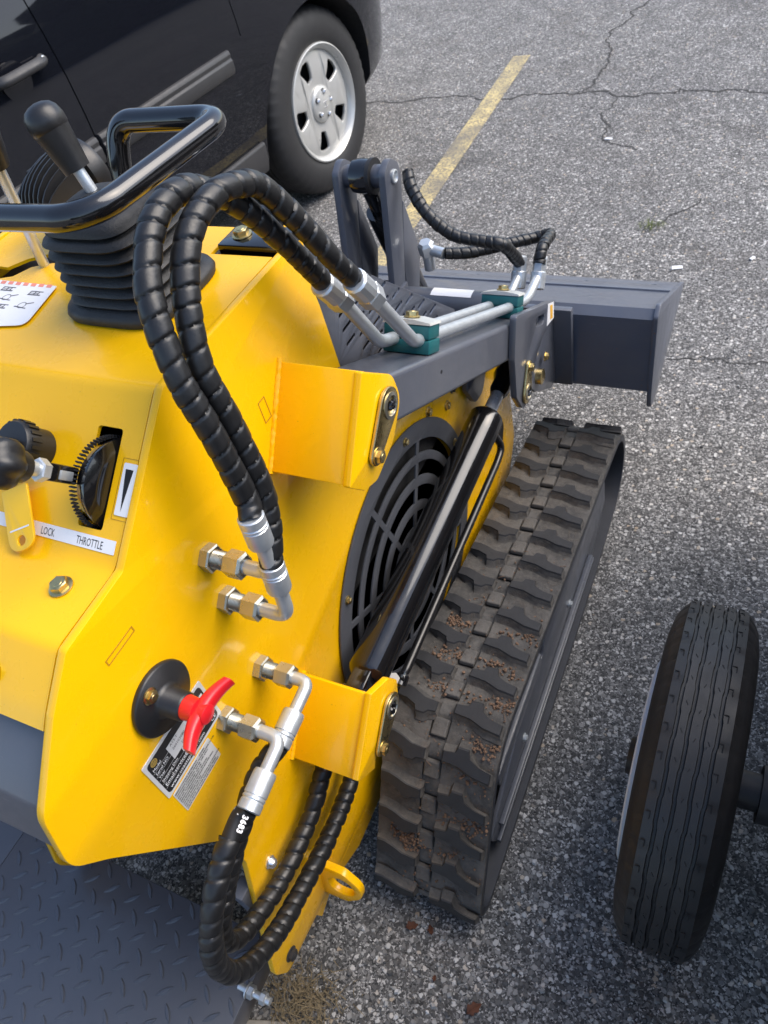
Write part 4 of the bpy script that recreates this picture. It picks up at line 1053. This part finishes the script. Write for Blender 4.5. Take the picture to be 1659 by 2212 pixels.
def lever(p0, p1, grip0, rod_r, parent, gr_=.0195):
    p0, p1 = Vector(p0), Vector(p1); d = (p1 - p0).normalized(); L = (p1 - p0).length
    mb = MB(); mb.sweep([p0, p0 + d * (grip0 + .01)], rod_r, 16); r = mb.build('lever_rod', ZINC, parent)
    g = L - grip0; q = p0 + d * grip0
    mb = MB(); mb.lathe([(rod_r, 0), (gr_ * .74, .0008), (gr_ * .76, .004), (gr_ * .98, g * .60), (gr_ * 1.0, g * .62), (gr_ * 1.04, g * .635), (gr_ * 1.06, g * .76), (gr_ * .96, g * .87), (gr_ * .74, g * .945), (gr_ * .40, g * .985), (0, g)], frame(q, d), 32); mb.build('grip', BLKP, r, 40)
    return r
lever((-.640, .556, 1.255), (-.668, .560, 1.349), .032, .0062, bt_, .0185)
lever((-.842, .600, 1.10), (-.772, .570, 1.345), .19, .0065, loader, .0185)
# bent tube hand rail in front of the levers
hr = round_line([(-.99, .58, 1.12), (-.99, .50, 1.270), (-.96, .459, 1.285), (-.585, .466, 1.285), (-.559, .490, 1.285), (-.546, .676, 1.285), (-.690, .673, 1.285), (-.698, .655, 1.24), (-.692, .63, 1.13)], .030, 12)
mb = MB(); mb.sweep(hr, .0127, 28); mb.build('hand_rail', BLKG, loader)
def lamp():
    ax = Vector((.18, .97, .08)).normalized(); c = Vector((-.815, .700, 1.212)); F = frame(c, ax)
    mb = MB(); mb.lathe([(.030, -.010), (.0405, -.006), (.0425, .010), (.040, .016), (.035, .016), (.033, .008), (0, .006)], F, 48); l = mb.build('work_lamp', BLKP, loader, 35)
    mb = MB(); mb.lathe([(0, -.070), (.020, -.066), (.030, -.050), (.034, -.028), (.034, -.008)], F, 36); mb.build('lamp_housing', BLKM, l, 40)
    mb = MB()
    for k in range(9):
        h = -.034 + .068 * k / 8; w = sqrt(max(0, .041 ** 2 - h * h))
        arc = [(w * cos(a), -.012 - .070 * sin(a)) for a in [pi * i / 14 for i in range(15)]]
        n = len(arc); vs = []
        for sgn in (-.0011, .0011): vs += [F @ Vector((p, h + sgn, q)) for p, q in arc]
        mb.add(vs, [tuple(range(n)), tuple(range(2 * n - 1, n - 1, -1))] + [(i, (i + 1) % n, n + (i + 1) % n, n + i) for i in range(n)])
    mb.build('cooling_fins', BLKP, l, 0)
    mb = MB(); mb.box((0, -.040, -.018), (.040, .012, .030), F); mb.box((0, -.060, -.018), (.022, .04, .012), F); mb.build('lamp_bracket', BLKM, l, 35, .002)
    mb = MB(); mb.lathe([(.0055, 0), (.0055, .004), (.003, .0065), (0, .0068)], frame(F @ Vector((.036, -.006, -.006)), -ax), 16); mb.lathe([(.010, 0), (.010, .004), (.006, .005)], frame((-.800, .640, 1.172), (.3, -.8, .6)), 18); mb.build('lamp_screw', CHROME, l, 40)
lamp()
# decal on the hood
def flat(loops, z, th=.0006): return sheet(loops, th, Matrix.Translation((0, 0, z)))
dcl = link('instruction_decal', flat([arc_round([(-.98, .466), (-.790, .466), (-.748, .474), (-.766, .550), (-.98, .556)], [0, .004, .012, .002, 0])], 1.1500), WHITE, hd, 0)
link('striped_border', merge([flat([[(x, .5455), (x + .008, .5455), (x + .006, .5515), (x - .002, .5515)]], 1.1505, .0002) for x in [-.975 + .013 * i for i in range(16)]], 'striped_border'), REDP, dcl, 0)
ic = []
for (x, y) in ((-.795, .528), (-.825, .498), (-.845, .532), (-.880, .50), (-.90, .535)):
    ic += [flat([rect(x, y, x + .020, y + .0022)], 1.1505, .0002), flat([rect(x, y + .007, x + .020, y + .0085)], 1.1505, .0002), flat([rect(x, y, x + .0015, y + .0085)], 1.1505, .0002), flat([rect(x + .008, y + .001, x + .0095, y + .008)], 1.1505, .0002), flat([rect(x + .014, y + .001, x + .0155, y + .008)], 1.1505, .0002), flat([rect(x + .001, y + .004, x + .014, y + .0048)], 1.1505, .0002)]
for (x, y) in ((-.785, .508), (-.822, .520), (-.868, .525)):
    ic += [flat([circle(x, y, .006, 12), circle(x, y, .0052, 12)], 1.1505, .0002), flat([[(x - .010, y - .004), (x + .010, y - .006), (x + .011, y - .0045), (x - .009, y - .0025)]], 1.1505, .0002), flat([[(x + .004, y + .002), (x + .014, y + .006), (x + .0135, y + .0075), (x + .003, y + .0035)]], 1.1505, .0002)]
link('decal_drawing', merge(ic, 'decal_drawing'), PICT, dcl, 0)

# ------------------------------------------------------------------ standing platform
def platform():
    x1, x0 = -.556, -1.120; z = .200
    mb = MB(); mb.box(((x0 + x1) / 2, -.085, z - .003), (x1 - x0, .430, .006)); p = mb.build('platform', PLAT, loader, 35, .0015)
    M = MB(); pt = .0475
    for i in range(12):
        for j in range(17):
            x = x1 - .014 - pt * (i + .5 * (j % 2)); y = .116 - pt * .5 * j
            if x < x0 + .012: continue
            a = radians(45 if j % 2 else -45); L = .0165; w = .0046; n = 6
            F = Matrix.Translation((x, y, z)) @ Matrix.Rotation(a, 4, 'Z'); vs = []; top = []
            up = [(-L + 2 * L * k / n, w * sin(pi * k / n) ** .8) for k in range(n + 1)]; ring = up + [(q, -r) for q, r in up[-2:0:-1]]
            m_ = len(ring); vs = [F @ Vector((q, r, -.0002)) for q, r in ring] + [F @ Vector((q * .80, r * .50, .0022)) for q, r in ring]
            M.add(vs, [(k, (k + 1) % m_, m_ + (k + 1) % m_, m_ + k) for k in range(m_)] + [tuple(m_ + k for k in range(m_))])
    M.build('tread_bumps', PLAT, p, 40)
    mb = MB(); mb.box((-1.21, -.09, z - .010), (.172, .42, .012)); mb.build('platform_wing', PLAT, p, 35, .0015)
    mb = MB(); mb.box((x1 - .003, -.09, z - .028), (.006, .42, .050)); mb.build('platform_edge', GRY, p, 35, .0015)
    mb = MB(); mb.lathe([(.006, -.03), (.006, .03)], frame((-.545, .052, .198), (1, 0, 0)), 14); hb = mb.build('hinge_bolt', ZINC, p)
    mb = MB(); mb.lathe([(.011, 0), (.011, .008), (.009, .0095)], frame((-.555, .052, .198), (1, 0, 0)), poly=6); mb.lathe([(.013, -.003), (.013, -.001)], frame((-.555, .052, .198), (1, 0, 0)), 20)
    mb.lathe([(.010, 0), (.010, .008), (.008, .0095)], frame((-.532, .052, .198), (1, 0, 0)), poly=6); mb.build('hinge_nut', ZINC, hb, 30)
    mb = MB(); mb.box((-.520, .145, .36), (.020, .030, .22)); mb.build('platform_bracket', GRY, loader, 35, .002)
platform()
# lower leg details
bolt((SP, .120, .243), (1, 0, 0), side, DARKB, .3, 1.05)
mb = MB(); mb.lathe([(.010, 0), (.010, .002), (.008, .004), (.0065, .009), (.003, .0115), (0, .012)], frame((SP, .190, .468), (1, 0, 0)), 20); mb.build('grease_cap', CHROME, side, 40)
ringp = arc_round([(0, -.038), (.045, -.038), (.075, -.012), (.075, .016), (.045, .040), (0, .040)], [0, .02, .025, .025, .02, 0])
Mr = Matrix(((1, 0, 0, SP - .001), (0, .26, -.966, .242), (0, .966, .26, .252), (0, 0, 0, 1)))
link('tie_down_ring', sheet([ringp, [(.012 + .026 + .024 * cos(a), .001 + .020 * sin(a)) for a in [2 * pi * i / 24 for i in range(24)]]], .014, Mr, .002), YEL, loader, 35)

# ------------------------------------------------------------------ parked dark SUV
YAW = 1.4725
SD = Vector((cos(YAW), sin(YAW), 0)); SN = Vector((SD.y, -SD.x, 0)); SO = Vector((-1.9205, 3.0839, 0))
def SV(w, u, z): return SO + SN * w + SD * u + Vector((0, 0, z))
SM = Matrix(((SN.x, SD.x, 0, SO.x), (SN.y, SD.y, 0, SO.y), (0, 0, 1, 0), (0, 0, 0, 1)))
suv = thing('parked_car', SV(-.97, -1.4, 0), 'dark navy black SUV with silver steel wheels parked beyond the loader', 'car')
def suv_body():
    us = [-3.72, -3.66, -3.5, -3.3] + [-3.1 + .085 * i for i in range(40)] + [.30, .36, .42, .48, .54, .60, .66, .72, .78, .83, .88, .92, .95, .98]
    vs = []; K = None
    for u in us:
        ins = 0
        if u > .28: ins = .30 * ((u - .28) / .70) ** 2.0
        if u < -3.1: ins = .22 * ((-3.1 - u) / .62) ** 2.0
        top = 1.245
        if u < -2.6: top = 1.245 - .16 * ((-2.6 - u) / 1.1)
        flare = .022 * math.exp(-((u + .02) / .42) ** 2) + .022 * math.exp(-((u + 2.79) / .42) ** 2)
        half = [(-.16, .27), (-.05, .29), (-.012, .335), (.004, .42), (.018 + flare * .5, .52), (.028 + flare, .62), (.033 + flare * .8, .72), (.034 + flare * .35, .84), (.028, .95), (.013, 1.06), (-.010, 1.17), (-.032, top), (-.08, top + .025)]
        R_ = [(w - ins, z) for w, z in half]; L_ = [(-1.94 - w, z) for w, z in R_[::-1]]
        ring = R_ + L_; K = len(ring); vs += [SM @ Vector((w, u, z)) for w, z in ring]
    n = len(us); fs = [(i * K + j, i * K + (j + 1) % K, (i + 1) * K + (j + 1) % K, (i + 1) * K + j) for i in range(n - 1) for j in range(K)]
    fs += [tuple(range(K))[::-1], tuple((n - 1) * K + j for j in range(K))]
    mb = MB(); mb.add(vs, fs); b = mb.build('body', PAINTK, suv, 30)
    cuts = []
    for u in (-.015, -2.79):
        for s in (1, -1):
            c = MB(); w0 = .3 if s > 0 else -2.24
            c.lathe([(.428, 0), (.428, .62)], frame(SV(w0, u, .345), -SN * s), 72); cuts.append(c.mesh('cut'))
    def slab(w, u, z, sw, su, sz):
        c = MB(); c.box((w, u, z), (sw, su, sz), SM); cuts.append(c.mesh('cut'))
    slab(.01, -1.24, .93, .13, .0050, 1.02); slab(.01, -2.28, .93, .13, .0050, 1.02)
    slab(.03, -1.49, .425, .06, 2.0, .005)
    slab(.01, -.455, 1.04, .13, .005, .50)
    for c in cuts: c.materials.append(WELL)
    carve(b, cuts); return b
sb = suv_body()
def suv_upper():
    us = [-2.62, -1.85, -1.6, -.6, .3, .62, .93]; hs = [1.235, 1.70, 1.76, 1.80, 1.77, 1.72, 1.24]; vs = []
    for u, h in zip(us, hs):
        q = (h - 1.235) / .56
        half = [(-.07, 1.234), (-.07 - .11 * q, 1.235 + (h - 1.235) * .86), (-.20 - .06 * q, 1.235 + (h - 1.235) * .97), (-.60, h)]
        ring = half + [(-1.94 - w, z) for w, z in half[::-1]]; K = len(ring); vs += [SM @ Vector((w, u, z)) for w, z in ring]
    n = len(us); fs = [(i * K + j, i * K + (j + 1) % K, (i + 1) * K + (j + 1) % K, (i + 1) * K + j) for i in range(n - 1) for j in range(K)] + [tuple(range(K))[::-1], tuple((n - 1) * K + j for j in range(K))]
    mb = MB(); mb.add(vs, fs); g = mb.build('greenhouse', GLASS, suv, 30)
    for u0, u1 in ((-1.30, -1.16), (-.30, -.18), (-2.2, -2.12)):
        mb = MB()
        for s in (1, -1):
            P = [(-.066, 1.24), (-.172, 1.70)]
            a = [SM @ Vector((w if s > 0 else -1.94 - w, u, z)) for u in (u0, u1) for w, z in P]
            b_ = [p + SN * s * .006 for p in a]; mb.add(a + b_, [(0, 1, 3, 2), (4, 6, 7, 5), (0, 4, 5, 1), (2, 3, 7, 6), (0, 2, 6, 4), (1, 5, 7, 3)])
        mb.build('pillar', PAINTK, g, 30)
    mb = MB(); mb.box((-.97, -.65, 1.795), (1.30, 2.0, .03), SM); mb.build('roof', PAINTK, suv, 35, .01)
suv_upper()
# side moulding, sill, handle
def suv_prism(name, u0, u1, prof_, mat, parent=suv, bev=.004):
    mb = MB(); n = len(prof_)
    vs = [SM @ Vector((w, u, z)) for u in (u0, u1) for w, z in prof_]
    mb.add(vs, [tuple(range(n))[::-1], tuple(range(n, 2 * n))] + [(i, (i + 1) % n, n + (i + 1) % n, n + i) for i in range(n)])
    return mb.build(name, mat, parent, 35, bev)
for u0, u1 in ((-1.232, -.548), (-2.27, -1.247)):
    md = suv_prism('door_moulding', u0, u1, [(.028, .780), (.044, .777), (.050, .764), (.046, .752), (.052, .744), (.052, .715), (.046, .700), (.026, .694)], CLAD, suv, .002)
suv_prism('sill_trim', -2.35, -.47, [(-.06, .285), (-.002, .30), (.012, .345), (.018, .41), (.010, .418), (-.02, .418)], CLAD, suv, .006)
def handle(u):
    mb = MB(); pts = [SV(.030, u - .085, 1.018), SV(.058, u - .065, 1.020), SV(.066, u, 1.022), SV(.062, u + .065, 1.022), SV(.034, u + .098, 1.020)]
    mb.sweep(spline(pts, .008), lambda i, a, s: .0155 * (.75 + .25 * abs(cos(a))), 16); h = mb.build('door_handle', CLAD, suv, 50)
    mb = MB(); mb.lathe([(.012, 0), (.012, .003), (.010, .004), (0, .0035)], frame(SV(.057, u + .082, 1.022), SN + SD * .35), 20); mb.build('key_lock', CHROME, h)
    mb = MB(); mb.lathe([(.052, .0), (.050, -.004), (.040, -.016), (.02, -.023), (0, -.024)], frame(SV(.0265, u - .01, 1.000), SN), 32); mb.build('handle_cup', PAINTK, h, 60)
handle(-1.395)
def wheel_mesh_parts(c, ax, R_=.370, rimr=.233, wid=.245):
    F = frame(c, ax); w = SN
    prof_ = []; hw = wid / 2
    P = [(rimr - .012, hw - .018), (rimr + .004, hw - .004), (rimr + .030, hw + .004), (rimr + .062, hw + .006), (R_ - .045, hw), (R_ - .022, hw - .010), (R_ - .008, hw - .024), (R_ - .002, hw - .045), (R_, hw - .07)]
    for g in (.055, .012, -.012, -.055): P += [(R_, g + .006), (R_ - .008, g + .004), (R_ - .008, g - .004), (R_, g - .006)]
    P += [(R_, -hw + .07), (R_ - .008, -hw + .024), (R_ - .03, -hw + .004), (rimr + .05, -hw - .004), (rimr - .012, -hw + .018)]
    n = 150; mb = MB(); vs = []
    for k, (r, z) in enumerate(P):
        for i in range(n):
            a = 2 * pi * i / n; rr = r
            if k in (5, 6, 7) and i % 3 == 0: rr -= .0045
            vs.append(F @ Vector((rr * cos(a), rr * sin(a), z)))
    mb.add(vs, [(j * n + i, j * n + (i + 1) % n, (j + 1) * n + (i + 1) % n, (j + 1) * n + i) for j in range(len(P) - 1) for i in range(n)])
    return mb, F, hw
def suv_wheel(u, s, detail):
    w0 = 0.0 if s > 0 else -1.94
    ax = SN * s; hub = SV(w0, u, .370) - ax * .1265
    mb, F, hw = wheel_mesh_parts(hub, ax)
    t = mb.build('wheel', TYRE2, suv, 40)
    if not detail:
        mb = MB(); mb.lathe([(.225, .10), (.20, .085), (.06, .095), (0, .095)], F, 32); mb.build('rim', SILV, t); return
    z0 = .1185
    mb = MB(); mb.lathe([(.208, z0 - .030), (.212, z0 - .006), (.222, z0 + .002), (.228, z0 + .008), (.233, z0 + .006), (.236, z0 - .006), (.228, z0 - .03)], F, 72, cap=False); rim = mb.build('rim', SILV, t, 50)
    loops = [circle(0, 0, .213, 72), circle(0, 0, .046, 32)]
    for k in range(5):
        a = radians(92 + 72 * k)
        P = [(.108, -.13), (.113, .13), (.145, .27), (.178, .27), (.189, .16), (.192, 0.0), (.189, -.16), (.178, -.27), (.145, -.27)]
        P = sorted([], key=None) or [(.112, -.15), (.112, .15), (.184, .21), (.188, 0.0), (.184, -.21)]
        loops.append(arc_round([(r * cos(a + b), r * sin(a + b)) for r, b in P], .013, 5))
    me = sheet(loops, .016, I4, .005)
    # dish the face: spokes rise towards mid radius and fall to the hub
    bm = bmesh.new(); bm.from_mesh(me)
    bmesh.ops.subdivide_edges(bm, edges=[e for e in bm.edges if e.calc_length() > .02], cuts=2, use_grid_fill=False)
    for v in bm.verts:
        r = sqrt(v.co.x ** 2 + v.co.y ** 2); v.co.z += -.012 + .010 * math.exp(-((r - .15) / .05) ** 2)
    bm.to_mesh(me); bm.free(); me.transform(F @ Matrix.Translation((0, 0, z0 - .020)))
    link('wheel_disc', me, SILV, rim, 50)
    mb = MB(); mb.lathe([(.074, z0 - .035), (.074, z0 - .016), (.068, z0 - .008), (.058, z0 - .006), (.030, z0 + .004), (0, z0 + .006)], F, 40); cap = mb.build('centre_cap', SILV, rim, 50)
    for k in range(5):
        a = radians(92 + 36 + 72 * k)
        mb = MB(); M = F @ Matrix.Translation((.049 * cos(a), .049 * sin(a), z0 - .010))
        mb.lathe([(.0125, -.002), (.0125, .006), (.009, .007)], M, 16); mb.build('nut_recess', STEELD, cap)
        mb = MB(); mb.lathe([(.0088, 0), (.0088, .016), (.006, .019), (0, .0195)], M, poly=6); mb.build('lug_nut', CHROME, cap, 30)
    # embossed H-like mark on the cap, blank bars
    mb = MB()
    for b in ((-.010, 0, .004, .026), (.010, 0, .004, .026), (0, 0, .018, .004)): mb.box((b[0], b[1], z0 + .006), (b[2], b[3], .003), F)
    mb.build('cap_emblem', CHROME, cap, 35, .001)
    mb = MB(); mb.lathe([(.15, .02), (.155, .035), (.06, .040), (.05, .05)], F, 40); mb.lathe([(.20, -.08), (.20, .05)], F, 40); mb.build('brake_disc', WELL, t)  # near-black instead of steel: shade behind the wheel openings put into the colour
suv_wheel(0, 1, True); suv_wheel(-2.79, 1, False); suv_wheel(0, -1, False); suv_wheel(-2.79, -1, False)

# ------------------------------------------------------------------ trailer
TX, TY, TR = .008, .5958, .2767
trailer = thing('utility_trailer', (.60, TY, 0), 'low trailer with white rimmed wheel standing right of the loader', 'trailer')
def trailer_wheel():
    F = frame((TX, TY, TR), (-1, 0, 0), (0, 0, 1)); R_ = TR; hw = .066; rimr = .150
    side_ = [(rimr, hw - .016), (rimr + .010, hw - .006), (rimr + .035, hw), (R_ - .052, hw), (R_ - .030, hw - .005), (R_ - .014, hw - .014), (R_ - .006, hw - .022)]
    tread = []
    gro = [.0265, .0095, -.0095, -.0265]
    tr_ = [(R_ - .003, .043)]
    for g in gro: tr_ += [(R_ - .0006, g + .0030), (R_ - .0065, g + .0018), (R_ - .0065, g - .0018), (R_ - .0006, g - .0030)]
    tr_ += [(R_ - .003, -.043)]
    P = [(r, z, 0) for r, z in side_] + [(r, z, 1) for r, z in tr_] + [(r, -z, 0) for r, z in side_[::-1]]
    n = 264; mb = MB(); vs = []
    for k, (r, z, g) in enumerate(P):
        for i in range(n):
            a = 2 * pi * i / n; zz = z; rr = r
            if g and abs(z) < .035: zz += .0006 * (1 if (i // 6) % 2 else -1) * (1 if abs(z) > .02 else -1)
            if abs(z) > .040 and g and (i % 12) in (0,): rr -= .0035
            if k in (5, 6, len(P) - 7, len(P) - 6) and (i % 6) in (0,): rr -= .003
            vs.append(F @ Vector((rr * cos(a), rr * sin(a), zz)))
    mb.add(vs, [(j * n + i, j * n + (i + 1) % n, (j + 1) * n + (i + 1) % n, (j + 1) * n + i) for j in range(len(P) - 1) for i in range(n)])
    t = mb.build('wheel', TYRE, trailer, 32)
    # sipes: short raised whiskers and cuts between the grooves
    mb = MB(); rnd = random.Random(6)
    for i in range(44):
        a = 2 * pi * i / 44
        for z, L_, sk in ((.0355, .007, 0), (-.0355, .007, 0), (.018, .0045, .5), (0, .004, -.4), (-.018, .0045, .5)):
            M = F @ Matrix.Rotation(a + .03 * (z > 0), 4, 'Z') @ Matrix.Translation((R_ - .0006, 0, z)) @ Matrix.Rotation(sk, 4, 'X')
            mb.box((0, 0, 0), (.0012, L_ * 1.4, .0009), M)
            if abs(z) > .03: mb.box((0, L_ * .7, .003), (.0012, .0012, .006), M)
    tag(mb.build('tread_sipes', WELL, t, 0), kind='stuff')
    mb = MB()
    for i in range(60):
        a = rnd.uniform(0, 2 * pi); z = rnd.choice((.036, -.036, .018, 0, -.018, .054, -.054)) + rnd.uniform(-.003, .003); r = R_ if abs(z) < .05 else R_ - .014
        q = F @ Vector((r * cos(a), r * sin(a), z)); d = F.to_3x3() @ Vector((cos(a), sin(a), rnd.uniform(-.3, .3))); mb.sweep([q, q + d * rnd.uniform(.002, .005)], .0004, 4)
    tag(mb.build('moulding_whiskers', TYRE, t, 0), kind='stuff')
    mb = MB(); mb.lathe([(rimr - .012, hw - .030), (rimr + .004, hw - .014), (rimr + .010, hw - .002), (rimr + .014, hw + .0075), (rimr + .009, hw + .010), (rimr - .008, hw - .004), (rimr - .020, hw - .03), (.10, hw - .045), (.055, hw - .020), (.046, hw - .018)], F, 64); rim = mb.build('rim', WRIM, t, 50)
    mb = MB(); mb.lathe([(.052, hw - .022), (.046, hw - .004), (.034, hw + .016), (.030, hw + .026), (.0, hw + .028)], F, 36); mb.build('hub_cap', BLKP, rim, 45)
    for k in range(5):
        a = 2 * pi * k / 5; mb = MB(); mb.lathe([(.010, 0), (.010, .014), (.006, .018)], F @ Matrix.Translation((.072 * cos(a), .072 * sin(a), hw - .032)), poly=6); mb.build('lug_nut', CHROME, rim, 30)
trailer_wheel()
mb = MB(); mb.sweep([(TX + .06, TY, TR), (1.35, TY, TR)], .030, 20); mb.build('axle', STEELD, trailer)
mb = MB(); mb.lathe([(.045, 0), (.045, .03), (.03, .04)], frame((.115, TY, TR), (1, 0, 0)), 24); mb.build('hub', STEELD, trailer)
mb = MB()
for k in range(4): mb.sweep(spline([(.175, TY - .30 + .05 * k, .335 - .006 * k), (.175, TY, .315 - .011 * k), (.175, TY + .30 - .05 * k, .335 - .006 * k)], .04), .009, 8)
mb.build('leaf_spring', STEELD, trailer)
for x in (.19, 1.20):
    mb = MB(); mb.box((x, .25, .40), (.05, 2.6, .10)); mb.build('frame_rail', STEELD, trailer, 35, .004)
for k in range(7):
    mb = MB(); mb.box((.215 + .16 * k + .08, .25, .47), (.155, 2.6, .038)); mb.build('deck_plank', simple('deck_wood', (.16, .12, .085), .8, var=.3, scale=20), trailer, 35, .004)
for y in (-1.0, -.35, .30, .95, 1.5):
    mb = MB(); mb.box((.275, y, .76), (.04, .05, .54)); mb.build('shade_post', STEELD, trailer, 35, .003)  # unseen posts, added along with the shading boards
for k in range(3):
    mb = MB(); mb.box((.245, .25, .58 + .165 * k), (.02, 2.6, .155)); mb.build('shade_board', simple('shade_board_wood', (.12, .09, .065), .8, var=.3, scale=20), trailer, 35, .003)  # unseen boards added to block light and darken the ground beside the loader
bpy.context.view_layer.update()
